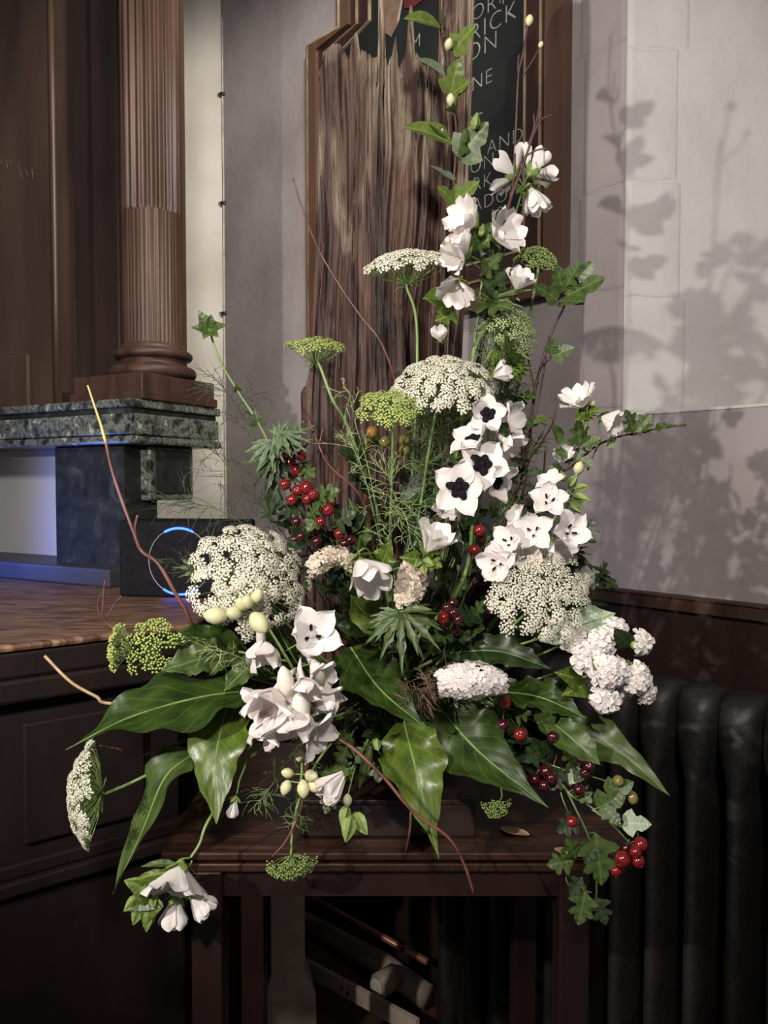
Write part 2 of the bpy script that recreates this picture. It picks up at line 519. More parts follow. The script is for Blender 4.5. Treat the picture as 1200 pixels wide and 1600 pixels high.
def frame(o, y, zh):
    """matrix: Y axis along y, Z near zh"""
    y = V(y).normalized()
    z = V(zh) - y * V(zh).dot(y)
    if z.length < 1e-5:
        z = y.orthogonal()
    z.normalize()
    x = y.cross(z)
    m = Mx((x, y, z)).transposed().to_4x4()
    m.translation = V(o)
    return m


def frame_z(o, z, spin=0.0):
    z = V(z).normalized()
    x = z.orthogonal().normalized()
    q = Mx.Rotation(spin, 3, z)
    x = q @ x
    y = z.cross(x)
    m = Mx((x, y, z)).transposed().to_4x4()
    m.translation = V(o)
    return m


def S(k):
    return Mx.Diagonal((k, k, k, 1))


# =================================================================== LARGE STRUCTURE
mb = MB()
mb.prism([(-3, -0.5), (3, -0.5), (3, 4), (-3, 4)], -0.1, 0.0)
struct('floor', mb, 'floor')

sA = ws(PW(350, 700))
s975 = ws(PW(975, 500))
ZL = PW(975, 648).z                       # window ledge height
cA = wp(sA, 0)
mb = MB()
mb.prism([(-2.6, cA.y), (cA.x + 0.02, cA.y), (cA.x + 0.02, cA.y + 0.2), (-2.6, cA.y + 0.2)], 0, 3.4)
struct('wall_left', mb, 'plaster_cream')

mb = MB()
cc = wp(s975, 0)
send = s975 + 1.0
ce = wp(send, 0)
b0 = wp(sA, 0, -0.25)
b1 = wp(s975, 0, -0.25)
mb.prism([cA.xy, cc.xy, (cc.x + 0.0, cc.y + 0.3), b0.xy], 0, 3.4)
mb.prism([cc.xy, ce.xy, (ce.x + 0.25, ce.y + 0.25), (cc.x + 0.35, cc.y + 0.33), (cc.x, cc.y + 0.3)], 0, ZL)
struct('wall_back', mb, 'plaster_mauve')
mb = MB()
rv = V((1, 0.07, 0)).normalized()
r1 = cc + rv * 1.4
mb.prism([cc.xy, r1.xy, (r1.x, r1.y + 0.3), (cc.x + 0.02, cc.y + 0.3)], ZL - 0.3, 3.4)
wall_right = struct('wall_right', mb, 'plaster_white')
# painted-over stone blocks of the window splay and the pier: thin proud faces with open joints
zs_rev = [ZL + 0.004, PW(975, 465).z, PW(975, 283).z, PW(975, 76).z, PW(975, 76).z + 0.27, PW(975, 76).z + 0.55]
rn = V((rv.y, -rv.x, 0))


def block(parent, mname, o, d, n, s0, s1, z0, z1, th, seed, fade=0):
    # a painted-over block: only its bed joints read, the upright edge towards `fade` sinks into the plaster
    rd = random.Random(seed)
    fx = [0, 0.12, 0.3, 0.5, 0.7, 0.88, 1]
    fz = [0, 0.018, 0.05, 0.35, 0.65, 0.95, 0.982, 1]
    nx, nz = 6, 7
    vs, fs = [], []
    wob = [rd.uniform(-0.003, 0.003) for _ in fx]
    for layer in (0, 1):
        for j in range(nz + 1):
            for i in range(nx + 1):
                s = s0 + (s1 - s0) * fx[i]
                z = z0 + (z1 - z0) * fz[j] + (wob[i] if 0 < i < nx and j in (0, 1, nz - 1, nz) else 0)
                h = th * (1 + rd.uniform(-0.15, 0.15))
                if j in (0, nz):
                    h = -0.0012
                if (fade > 0 and i == nx) or (fade < 0 and i == 0):
                    h = -0.0012
                elif (fade > 0 and i == nx - 1) or (fade < 0 and i == 1):
                    h *= 0.4
                if layer == 0:
                    h = -0.004
                vs.append(o + d * s + n * h + V((0, 0, z)))
    k = (nx + 1) * (nz + 1)
    for j in range(nz):
        for i in range(nx):
            a = k + j * (nx + 1) + i
            fs.append((a, a + 1, a + nx + 2, a + nx + 1))
    ring = list(range(nx + 1)) + [j * (nx + 1) + nx for j in range(1, nz + 1)] + [nz * (nx + 1) + i for i in range(nx - 1, -1, -1)] + [j * (nx + 1) for j in range(nz - 1, 0, -1)]
    for a, b in zip(ring, ring[1:] + ring[:1]):
        fs.append((a, b, b + k, a + k))
    part('stone_block', MB().add(vs, fs), mname, parent, True)


for j in range(5):
    block(wall_right, 'plaster_white', cc, rv, rn, 0.0, [0.150, 0.135, 0.125, 0.15, 0.15][j], zs_rev[j], zs_rev[j + 1], 0.0022, j, 1)
wall_back = bpy.data.objects['wall_back']
sP = ws(PW(906, 400))
zq = [PW(930, 640).z, PW(893, 465).z, PW(893, 312).z, PW(893, 100).z, PW(893, 100).z + 0.4]
for j in range(4):
    s_in = sP - (0.012 if j % 2 else -0.0)
    block(wall_back, 'plaster_mauve', wp(0, 0), WD, WN, s_in, s975 - 0.001, zq[j], zq[j + 1], 0.0022, 30 + j, -1)
# ledge: pale worn arris along the sill
mb = MB()
a, b = wp(s975 - 0.06, ZL, 0.0), wp(send, ZL, 0.0)
mb.tube([a + V((0, 0, -0.001)), b + V((0, 0, -0.001))], 0.0035, 6)
struct('trim_1', mb, 'plaster_white')

# dark wood dado with its capping, behind the radiator
ZD = PW(945, 918, 0.02).z
mb = MB()
q = [wp(sA + 0.02, 0, 0.0), wp(send, 0, 0.0), wp(send, 0, 0.018), wp(sA + 0.02, 0, 0.018)]
mb.prism([p.xy for p in q], 0.0, ZD - 0.03)
struct('trim_2', mb, 'wood_dark')
mb = MB()
q = [wp(sA + 0.02, 0, 0.0), wp(send, 0, 0.0), wp(send, 0, 0.03), wp(sA + 0.02, 0, 0.03)]
mb.prism([p.xy for p in q], ZD - 0.03, ZD - 0.004)
q = [wp(sA + 0.02, 0, 0.0), wp(send, 0, 0.0), wp(send, 0, 0.034), wp(sA + 0.02, 0, 0.034)]
mb.prism([p.xy for p in q], ZD - 0.004, ZD)
struct('trim_3', mb, 'wood_red')

# cable in the corner with clips
t = thing('wall_cable', 'thin pale cable clipped upright in the plaster corner', 'cable', wp(sA, 0, 0.0))
cx = cA + V((0.012, -0.012, 0))
mb = MB()
for dx in (-0.004, 0.0045):
    mb.tube([cx + V((dx, 0, z)) + V((random.uniform(-1, 1) * 0.001, 0, 0)) for z in [0.0 + k * 0.2 for k in range(17)]], 0.0042, 6)
part('cable', mb, 'cable', t)
for yy in (148, 318, 490):
    z = P(350, yy, cx.y).z
    mb = MB().box(cx + V((-0.001, -0.003, z)), (0.026, 0.012, 0.012))
    mb.tube([cx + V((-0.012, -0.004, z)), cx + V((-0.022, -0.002, z + 0.002))], 0.003, 6)
    part('clip', mb, 'clip', t)

# =================================================================== ALTAR, MARBLE, REREDOS
ZA = 1.21
AF = V((-0.564, 1.128, 0))
AD = V((0.8, 0.6, 0))
AN = V((0.6, -0.8, 0))


def al(s, off):                           # along the altar front, off towards the room
    p = AF + AD * s + AN * off
    return (p.x, p.y)


altar = thing('altar', 'dark wooden altar with worn brown top beside the table', 'altar', (-0.9, 1.5, 0))
s_end = 0.288


def apoly(off, xr):
    e = AF + AD * s_end + AN * off
    return [al(-0.75, off), (xr, AF.y + (xr - AF.x - 0.6 * off) * 0.75 - 0.8 * off), (xr, 2.45), (-1.75, 2.45), (-1.75, 0.9)]


mb = MB().prism(apoly(0.0, -0.325), ZA - 0.012, ZA)
part('altar_top', mb, 'wood_altar_top', altar, False, bevel=0.005)
mb = MB().prism(apoly(-0.006, -0.331), ZA - 0.055, ZA - 0.012)
mb.prism(apoly(-0.004, -0.329), ZA - 0.092, ZA - 0.055)
part('cornice', mb, 'wood_altar', altar, False, bevel=0.006)
mb = MB().prism(apoly(-0.035, -0.36), 0.0, ZA - 0.092)
part('body', mb, 'wood_altar', altar, False)
for s0, s1 in ((-0.62, -0.36), (-0.30, -0.03), (0.03, 0.22)):
    c = AF + AD * ((s0 + s1) / 2) + AN * -0.031
    rot = Mx((AD, AN * -1, V((0, 0, 1)))).transposed()
    mb = MB().box(c + V((0, 0, 0.985)), (s1 - s0, 0.012, 0.19), rot)
    part('front_panel', mb, 'wood_altar', altar, False, bevel=0.004)
mb = MB().prism(apoly(-0.018, -0.343), 0.845, 0.868)
mb.prism(apoly(-0.008, -0.334), 0.822, 0.845)
mb.prism(apoly(-0.026, -0.35), 0.0, 0.822)
part('base_moulding', mb, 'wood_altar', altar, False, bevel=0.004)

C0 = P(205, 640, 1.76)
C0.z = 0
UA = V((-0.879, 0.476, 0))
VA = V((0.476, 0.879, 0))


def ru(a, b):
    p = C0 + UA * a + VA * b
    return (p.x, p.y)


def rbox(mb, a0, a1, b0, b1, z0, z1):
    return mb.prism([ru(a0, b0), ru(a0, b1), ru(a1, b1), ru(a1, b0)], z0, z1)


ZT = P(205, 621, 1.76).z
ZB = P(205, 693, 1.76).z
mar = thing('marble_shelf', 'veined dark green marble shelf carrying the brown column', 'shelf', (*ru(0.4, 0.1), ZA))
mb = rbox(MB(), 0, 1.3, 0, 0.31, ZT - 0.020, ZT)
part('slab', mb, 'marble', mar, False, bevel=0.004)
mb = rbox(MB(), 0.010, 1.3, 0.010, 0.30, ZT - 0.033, ZT - 0.020)
mb2 = rbox(MB(), 0.004, 1.3, 0.004, 0.306, ZB + 0.022, ZT - 0.033)
part('neck', mb, 'marble_dark', mar, False)
part('frieze', mb2, 'marble', mar, False, bevel=0.004)
mb = rbox(MB(), -0.002, 1.3, -0.002, 0.312, ZB, ZB + 0.020)
part('bed_moulding', mb, 'marble', mar, False, bevel=0.007)
mb = rbox(MB(), 0.03, 0.16, 0.085, 0.235, P(270, 782, 1.86).z, ZB)
part('corbel', mb, 'marble', mar, False, bevel=0.004)
mb = rbox(MB(), 0.026, 0.03, 0.10, 0.22, P(270, 772, 1.86).z, ZB - 0.01)
part('corbel_panel', mb, 'marble_dark', mar, False, bevel=0.002)
mb = rbox(MB(), 0.06, 0.30, 0.03, 0.14, ZA, ZB)
part('pilaster', mb, 'marble_dark', mar, False, bevel=0.004)
mb = rbox(MB(), 0.30, 1.3, 0.14, 0.155, ZA, ZB)
part('back_panel', mb, 'panel_white', mar, False, label='smooth white panel glowing blue at its outer end')
mb = rbox(MB(), 0.04, 1.3, -0.035, 0.14, ZA, ZA + 0.043)
part('plinth', mb, 'base_blue', mar, False, bevel=0.005)

rer = thing('reredos', 'brown wooden reredos panel with dark pilaster behind the fluted column', 'altarpiece', (*ru(0.5, 0.3), ZT))
mb = rbox(MB(), 0.135, 1.6, 0.285, 0.33, ZT, 3.3)
part('panel', mb, 'wood_panel', rer, False)
mb = rbox(MB(), 0.265, 0.365, 0.215, 0.285, ZT, 3.3)
part('pilaster', mb, 'wood_dark', rer, False, bevel=0.006)
mb = rbox(MB(), 0.365, 0.475, 0.245, 0.285, ZT, 3.3)
part('fillet', mb, 'wood_dark', rer, False, bevel=0.008)
mb = rbox(MB(), 0.135, 0.265, 0.245, 0.285, ZT, 3.3)
part('backing', mb, 'wood_dark', rer, False)
mb = MB()
mb.tube([V((*ru(0.605, 0.285), z)) for z in (ZT, 2.0, 2.6, 3.3)], 0.010, 8)
part('bead', mb, 'wood_panel', rer)
mb = rbox(MB(), 0.72, 1.5, 0.27, 0.285, ZT, P(20, 540, 2.2).z)
part('lower_panel', mb, 'wood_panel', rer, False, bevel=0.004)
mb = rbox(MB(), 0.26, 0.485, 0.20, 0.285, ZT, ZT + 0.06)
part('pilaster_base', mb, 'wood_dark', rer, False, bevel=0.006)

colm = thing('fluted_column', 'brown fluted wooden column on moulded base over the marble shelf', 'column', (*ru(0.1, 0.155), ZT))
ZP = P(212, 577, 1.80).z
mb = rbox(MB(), -0.0, 0.235, 0.035, 0.285, ZT, ZP - 0.006)
part('plinth', mb, 'wood_red', colm, False, bevel=0.004)
mb = rbox(MB(), -0.006, 0.240, 0.029, 0.29, ZT, ZT + 0.022)
part('plinth_step', mb, 'wood_red', colm, False, bevel=0.003)
ax = V((*ru(0.098, 0.168), 0))
prof = []
zt0 = ZP - 0.006
for k in range(9):                        # big torus
    th = -PI / 2 + PI * k / 8
    prof.append((0.090 + 0.016 * math.cos(th), zt0 + 0.016 + 0.016 * math.sin(th)))
prof += [(0.086, zt0 + 0.034), (0.081, zt0 + 0.042), (0.083, zt0 + 0.049)]
for k in range(7):
    th = -PI / 2 + PI * k / 6
    prof.append((0.086 + 0.011 * math.cos(th), zt0 + 0.060 + 0.011 * math.sin(th)))
prof += [(0.080, zt0 + 0.073), (0.080, zt0 + 0.078), (0.075, zt0 + 0.086)]
part('base', MB().lathe(prof, c=ax, seg=40), 'wood_red', colm)
zb = zt0 + 0.084
zcab = P(240, 322, ax.y - 0.07).z
nfl, per = 22, 8
vs, fs, zsr = [], [], [zb, zb + 0.004, zcab - 0.004, zcab, zcab + 0.010, 3.3]
for z in zsr:
    for k in range(nfl * per):
        ph = (k % per) / per
        th = 2 * PI * k / (nfl * per)
        if z <= zcab - 0.003:
            d = 0.004 * (1 - abs(math.cos(PI * ph * 2 - PI / 2)) ** 0.7)
        else:
            d = 0.0 if ph < 0.16 or ph > 0.90 else 0.0095 * math.sin(PI * (ph - 0.14) / 0.78) ** 0.7
        if z == zb:
            d = 0
        r = 0.0735 - d
        vs.append(ax + V((r * math.cos(th), r * math.sin(th), z)))
nn = nfl * per
for j in range(len(zsr) - 1):
    for k in range(nn):
        fs.append((j * nn + k, j * nn + (k + 1) % nn, (j + 1) * nn + (k + 1) % nn, (j + 1) * nn + k))
fs.append(list(range((len(zsr) - 1) * nn, len(zsr) * nn)))
part('shaft', MB().add(vs, fs), 'wood_red', colm)


# lettering helper: flat raised letters in a plane
def letters(txt, o, xdir, zdir, size, mname, parent, shear=0.0, name='lettering'):
    cu = bpy.data.curves.new('t', 'FONT')
    cu.body = txt
    cu.size = size * 1.4
    cu.extrude = 0.0004
    cu.offset = -0.0013 * size / 0.045
    cu.space_character = 1.12
    cu.resolution_u = 3
    tmp = bpy.data.objects.new('t', cu)
    col.objects.link(tmp)
    dg = bpy.context.evaluated_depsgraph_get()
    dg.update()
    me = bpy.data.meshes.new_from_object(tmp.evaluated_get(dg))
    bpy.data.objects.remove(tmp)
    me.materials.clear()
    me.materials.append(M[mname])
    x, z = V(xdir).normalized(), V(zdir).normalized()
    n = x.cross(z)
    m = Mx((x, z, n)).transposed().to_4x4()
    m.translation = V(o)
    me.name = name
    return link(name, me, parent, m)


pn = V((*ru(0.0, 0.284), 0)) + V((0, 0, 0))
def on_panel(px, py):                     # worn gilt strokes, no longer readable
    d = ray(px, py)
    return V((0, 0, CZ)) + d * ((pn - V((0, 0, CZ))).dot(VA) / d.dot(VA)) - VA * 0.0006


for x0, y0, x1, y1 in ((10, 250, 12, 263), (17, 251, 16, 262), (27, 255, 35, 279), (39, 263, 43, 275), (50, 262, 51, 279), (60, 264, 65, 268), (1, 248, 3, 256)):
    part('gilt_stroke', MB().tube([on_panel(x0, y0), on_panel(x1, y1)], 0.0008, 5), 'letter_gold', rer)

# speaker with lit ring
spk = thing('smart_speaker', 'black box speaker with glowing blue ring on the altar', 'speaker', P(280, 935, 1.60))
sy = 1.60
pa, pb = P(186, 938, sy + 0.02), P(372, 938, sy - 0.02)
dx = (pb - pa)
dx.z = 0
wdt = dx.length
dx.normalize()
dn = V((dx.y, -dx.x, 0))
zt = P(280, 814, sy).z
cc2 = (pa + pb) / 2
rot = Mx((dx, dn * -1, V((0, 0, 1)))).transposed()
mb = MB().box(V((cc2.x, cc2.y, (zt + ZA) / 2)) - dn * 0.06, (wdt, 0.12, zt - ZA), rot)
part('case', mb, 'speaker_black', spk, False, bevel=0.006)
rc = P(281, 877, sy)
rr = 52 * sy / 1200
rc2 = V((rc.x, rc.y, rc.z)) - dn * ((rc - V((cc2.x, cc2.y, rc.z))).dot(dn)) + dn * 0.002


def arc(a0, a1, n=20):
    return [rc2 + dx * (rr * 0.97 * math.cos(R(a0 + (a1 - a0) * i / n))) + V((0, 0, rr * math.sin(R(a0 + (a1 - a0) * i / n)))) for i in range(n + 1)]


part('ring', MB().tube(arc(0, 360, 48), 0.0009, 6), 'ring_grey', spk)
part('light_arc', MB().tube(arc(63, 118), 0.0026, 6), 'ring_blue', spk, label='glowing blue arc at the ring top')
part('light_arc', MB().tube(arc(238, 302), 0.0024, 6), 'ring_blue', spk, label='glowing blue arc at the ring bottom')

# =================================================================== MEMORIAL BOARD ON THE WALL
bo = thing('memorial_board', 'black lettered memorial board in a brown gilt-edged frame on the wall', 'board', wp(ws(PW(700, 300)), 1.7, 0))
sl, sr = ws(PW(492, 300)), ws(PW(892, 300))
su = ws(PW(540, 30))
zsh0, zsh1 = PW(497, 75).z, PW(540, 50).z
zbt = PW(888, 458).z


def outline(t):
    return [(sl + t, zbt + t), (sr - t, zbt + t), (sr - t, 3.2), (su + t, 3.2), (su + t, zsh1 - t * 0.2), (sl + t, zsh0 - t * 0.6)]


def ringpart(name, t0, t1, h0, h1, mname):
    A, B = outline(t0), outline(t1)
    n = len(A)
    vs = [wp(s, z, 0.0) for s, z in A] + [wp(s, z, h0) for s, z in A] + [wp(s, z, h1) for s, z in B] + [wp(s, z, 0.0) for s, z in B]
    fs = []
    for L in range(3):
        for i in range(n):
            j = (i + 1) % n
            fs.append((L * n + i, L * n + j, (L + 1) * n + j, (L + 1) * n + i))
    part(name, MB().add(vs, fs), mname, bo, False)


ringpart('outer_frame', 0.0, 0.052, 0.036, 0.036, 'frame_brown')
ringpart('frame_hollow', 0.052, 0.072, 0.024, 0.018, 'frame_dark')
ringpart('gilt_edge', 0.072, 0.078, 0.022, 0.022, 'gilt')
ringpart('inner_frame', 0.078, 0.122, 0.016, 0.014, 'frame_dark')
ringpart('gilt_edge', 0.122, 0.128, 0.016, 0.016, 'gilt')
A = outline(0.128)
vs = [wp(s, z, 0.008) for s, z in A]
part('panel', MB().add(vs, [list(range(6))]), 'board_black', bo, False)
# gilt bead down the outer face on the hall side
mb = MB()
mb.tube([wp(s, z, 0.038) for s, z in [(sl + 0.012, zbt), (sl + 0.012, zsh0 - 0.005), (su + 0.012, zsh1 - 0.005), (su + 0.012, 3.2)]], 0.005, 6)
part('gilt_bead', mb, 'gilt', bo)
for txt, px, py, h in (('TH', 774, 10, 22), ('ORY', 736, 36, 24), ('RICK', 734, 68, 27), ('ON', 728, 100, 27), ('UNE', 718, 153, 22), ('EC', 728, 206, 20),
                       ('RT AND', 722, 258, 21), ('SON', 722, 278, 21), ('ARK', 722, 306, 21), ('ADO', 738, 332, 21), ('19', 764, 348, 20), ('17', 797, 344, 20), ('T', 803, 365, 16), ('I', 802, 372, 14), ('2', 806, 388, 14),
                       ('II', 612, 108, 20), ('M', 642, 80, 20), ('9', 676, 246, 16)):
    pt = PW(px, py, 0.0085)
    letters(txt, pt, WD, (0, 0, 1), h * pt.y / 1200, 'letter_grey', bo)
p = PW(610, 25, 0.010)
em = MB()
oc = [(-0.05, 0.14), (-0.05, 0.02), (-0.035, -0.03), (0.0, -0.06), (0.035, -0.03), (0.05, 0.02), (0.05, 0.14)]
s0 = ws(p)
vs = [wp(s0 + a, p.z + b, 0.009) for a, b in oc] + [wp(s0 + a * 0.9, p.z + b * 0.95, 0.013) for a, b in oc]
fs = [[i, (i + 1) % 7, 7 + (i + 1) % 7, 7 + i] for i in range(7)] + [list(range(7, 14))]
emb = part('emblem', em.add(vs, fs), 'crest_tan', bo, False, label='tan painted shield')
s0 = ws(PW(652, 5, 0.01))
oc = [(-0.055, 0.2), (-0.055, 0.0), (-0.02, -0.015), (0.03, -0.012), (0.055, 0.005), (0.055, 0.2)]
vs = [wp(s0 + a, PW(652, 5).z + b, 0.009) for a, b in oc] + [wp(s0 + a * 0.9, PW(652, 5).z + b * 0.95, 0.013) for a, b in oc]
fs = [[i, (i + 1) % 6, 6 + (i + 1) % 6, 6 + i] for i in range(6)] + [list(range(6, 12))]
part('banner', MB().add(vs, fs), 'maroon', bo, False, label='maroon painted banner')

# =================================================================== RADIATOR, PIPES, STONE POST
RO = 0.155
ZR = PW(1030, 1068, RO).z
rad = thing('radiator', 'old black cast iron column radiator against the wood dado', 'radiator', wp(ws(PW(950, 1200, RO)), 0, RO - 0.07))
sR0 = ws(PW(668, 1300, RO))
pitch_r = 0.081
secm = None


def section_mesh():
    prof = [(0.0, 0.030, 0.055), (0.02, 0.026, 0.055), (0.06, 0.030, 0.06), (0.10, 0.039, 0.066), (0.14, 0.036, 0.066), (0.18, 0.021, 0.064), (0.30, 0.018, 0.064), (ZR - 0.28, 0.018, 0.064), (ZR - 0.17, 0.020, 0.066),
            (ZR - 0.125, 0.034, 0.068), (ZR - 0.10, 0.0405, 0.068), (ZR - 0.045, 0.0408, 0.066), (ZR - 0.024, 0.0405, 0.056), (ZR - 0.010, 0.037, 0.038), (ZR - 0.003, 0.027, 0.020), (ZR, 0.012, 0.006)]
    seg = 20
    vs, fs = [], []
    for z, a, b in prof:
        for k in range(seg):
            th = 2 * PI * k / seg
            c, s = math.cos(th), math.sin(th)
            e = 0.75
            vs.append(V((a * math.copysign(abs(c) ** e, c), b * math.copysign(abs(s) ** e, s), z)))
    for i in range(len(prof) - 1):
        for k in range(seg):
            fs.append((i * seg + k, i * seg + (k + 1) % seg, (i + 1) * seg + (k + 1) % seg, (i + 1) * seg + k))
    fs += [list(range(seg))[::-1], list(range((len(prof) - 1) * seg, len(prof) * seg))]
    return MB().add(vs, fs).mesh('section', 'iron')


secm = section_mesh()
rotw = Mx((WD, WN * -1, V((0, 0, 1)))).transposed().to_4x4()
for k in range(13):
    m = Mx.Translation(wp(sR0 + pitch_r * (k + 0.5), 0, RO - 0.07)) @ rotw
    link('section', secm, rad, m)

po = 0.05
pp = thing('copper_pipe', 'thin copper heating pipe running along the wall under the table', 'pipe', PW(560, 1450, 0.10))
mb = MB().tube([PW(440, 1376, 0.10), PW(668, 1503, 0.10)], 0.010, 8)
part('pipe', mb, 'copper', pp)
q = [PW(632, 1481, 0.10), PW(640, 1486, 0.10)]
part('joint', MB().tube(q, 0.015, 8), 'copper', pp)
pp = thing('heating_pipe', 'thick grey heating pipe with a pale round cap below the table', 'pipe', PW(560, 1500, 0.10))
mb = MB().tube([PW(430, 1418, 0.08), PW(600, 1508, 0.08), PW(668, 1558, 0.08)], 0.033, 12)
part('pipe', mb, 'pipe_grey', pp)
a = PW(618, 1524, 0.115)
mb = MB().tube([a, a + WN * 0.04 + V((-0.02, -0.02, 0.0))], 0.032, 14)
part('valve_body', mb, 'pipe_grey', pp)
e = a + WN * 0.04 + V((-0.02, -0.02, 0.0))
mb = MB().lathe([(0.0, 0), (0.022, 0), (0.024, 0.006), (0.020, 0.010), (0.012, 0.008), (0.006, 0.012), (0, 0.012)], axis=WN + V((-0.4, -0.4, 0)), c=e, seg=16)
part('cap', mb, 'valve_white', pp, label='pale round cap')
pp = thing('skirting_strip', 'pale drilled metal strip along the floor under the pipes', 'strip', PW(560, 1560, 0.06))
a, b = PW(470, 1508, 0.27), PW(650, 1608, 0.27)
mb = MB()
up = V((0, 0, 0.022))
mb.add([a - up, b - up, b + up, a + up] + [p - WN * 0.012 for p in (a - up, b - up, b + up, a + up)], [(0, 1, 2, 3), (4, 7, 6, 5), (3, 2, 6, 7), (0, 4, 5, 1), (0, 3, 7, 4), (1, 5, 6, 2)])
part('strip', mb, 'stone_post', pp, False)
for q in (a.lerp(b, 0.04), a.lerp(b, 0.96)):
    part('bracket', MB().box((q.x, q.y + 0.01, q.z / 2), (0.012, 0.012, q.z)), 'iron', pp, False)
for px, py in ((534, 1545), (543, 1552)):
    c = PW(px, py, 0.2715)
    part('screw_hole', MB().lathe([(0, 0), (0.006, 0), (0.006, 0.001), (0, 0.001)], axis=WN, c=c, seg=10), 'clip', pp)

sp = thing('stone_post', 'squat grey square post with splayed foot below the table', 'post', P(447, 1600, 2.0))
base = P(447, 1500, 1.95)
hw_ = 27 * 1.95 / 1200
zt, zm, zf = P(447, 1330, 1.95).z, P(447, 1505, 1.95).z, P(447, 1535, 1.95).z
rings = [(zt, hw_), (zm, hw_), (zf, hw_ * 1.55), (0.0, hw_ * 1.6)]
rr_ = R(14)
vs, fs = [], []
for z, h in rings:
    for a_, b_ in ((-1, -1), (1, -1), (1, 1), (-1, 1)):
        x_, y_ = a_ * h, b_ * h
        vs.append(V((base.x + x_ * math.cos(rr_) - y_ * math.sin(rr_), base.y + x_ * math.sin(rr_) + y_ * math.cos(rr_), z)))
for j in range(3):
    for k in range(4):
        fs.append((j * 4 + k, j * 4 + (k + 1) % 4, (j + 1) * 4 + (k + 1) % 4, (j + 1) * 4 + k))
fs += [(0, 3, 2, 1), (12, 13, 14, 15)]
part('shaft', MB().add(vs, fs), 'stone_post', sp, False, bevel=0.004)

# =================================================================== TABLE, BOX, BOWL, TIMBER
ZTB = 0.946
TX0, TX1, TY0, TY1 = -0.305, 0.345, 1.03, 1.475
tab = thing('console_table', 'dark red-brown wooden side table under the flower arrangement', 'table', (0.02, 1.25, 0))


def rect(d):
    return [(TX0 + d, TY0 + d), (TX1 - d, TY0 + d), (TX1 - d, TY1 - d), (TX0 + d, TY1 - d)]


mb = MB().prism(rect(0.0), ZTB - 0.012, ZTB)
part('table_top', mb, 'wood_table', tab, False, bevel=0.003)
mb = MB().prism(rect(0.008), ZTB - 0.017, ZTB - 0.012).prism(rect(0.003), ZTB - 0.029, ZTB - 0.017)
part('edge_moulding', mb, 'wood_table', tab, False, bevel=0.003)
lx = (-0.244, 0.262)
ly = (1.055, 1.415)
hl = 0.0215
for y in ly:
    mb = MB().box(((lx[0] + lx[1]) / 2, y, ZTB - 0.048), (lx[1] - lx[0], 0.022, 0.04))
    part('apron', mb, 'wood_leg', tab, False)
for x in lx:
    mb = MB().box((x, (ly[0] + ly[1]) / 2, ZTB - 0.048), (0.022, ly[1] - ly[0], 0.04))
    part('apron', mb, 'wood_leg', tab, False)
    for y in ly:
        mb = MB().box((x, y, (ZTB - 0.029) / 2), (2 * hl, 2 * hl, ZTB - 0.029))
        part('leg', mb, 'wood_leg', tab, False, bevel=0.003)

bx = thing('wooden_box', 'low dark wooden box under the flowers on the table', 'box', (0.03, 1.2, ZTB))
part('case', MB().prism([(-0.115, 1.075), (0.13, 1.075), (0.13, 1.30), (-0.115, 1.30)], ZTB, ZTB + 0.048), 'box', bx, False, bevel=0.003)
part('lid', MB().prism([(-0.119, 1.071), (0.134, 1.071), (0.134, 1.304), (-0.119, 1.304)], ZTB + 0.048, ZTB + 0.056), 'box', bx, False, bevel=0.002)
BC = V((0.02, 1.20, ZTB + 0.056))
bw = thing('flower_bowl', 'dark bowl holding the stems among the leaves', 'bowl', BC)
part('bowl', MB().lathe([(0, 0), (0.05, 0), (0.055, 0.008), (0.085, 0.05), (0.098, 0.10), (0.102, 0.118), (0.096, 0.118), (0.09, 0.09), (0.0, 0.085)], c=BC, seg=28), 'bowl', bw)
ml = [(0.09, 0.0), (0.093, 0.02), (0.075, 0.045), (0.04, 0.06), (0.0, 0.064)]
mb = MB().lathe(ml, c=BC + V((0, 0, 0.095)), seg=24)
mb.v = [p + V((random.uniform(-1, 1), random.uniform(-1, 1), random.uniform(-1, 1))) * 0.003 for p in mb.v]
part('moss', mb, 'moss', bw)
ROOT = BC + V((0, 0, 0.14))


def root():
    a, r = random.uniform(0, 2 * PI), random.uniform(0.0, 0.055)
    return ROOT + V((r * math.cos(a), r * math.sin(a), 0.0 - r * 0.3))


# weathered timber standing on the table behind the flowers
tm = thing('weathered_timber', 'tall split weathered brown timber standing behind the flowers', 'timber', (0.01, 1.42, ZTB))
YT = 1.355
top_px = [(468, 610), (478, 600), (486, 560), (496, 300), (500, 110), (508, 92), (520, 78), (534, 74), (546, 96), (552, 58), (559, 56), (563, 84), (572, 96), (582, 106), (588, 104), (590, -30), (597, -40), (599, 90), (606, 110), (618, 66), (622, 118), (634, 92),
          (637, 32), (643, 30), (647, 100), (660, 118), (676, 112), (687, 104), (689, -60), (700, -90), (716, -70), (728, -95), (737, -60), (741, -20)]


def top_y(px):
    for (a, ya), (b, yb) in zip(top_px, top_px[1:]):
        if a <= px <= b:
            return ya + (yb - ya) * (px - a) / (b - a)
    return top_px[0][1] if px < 468 else top_px[-1][1]


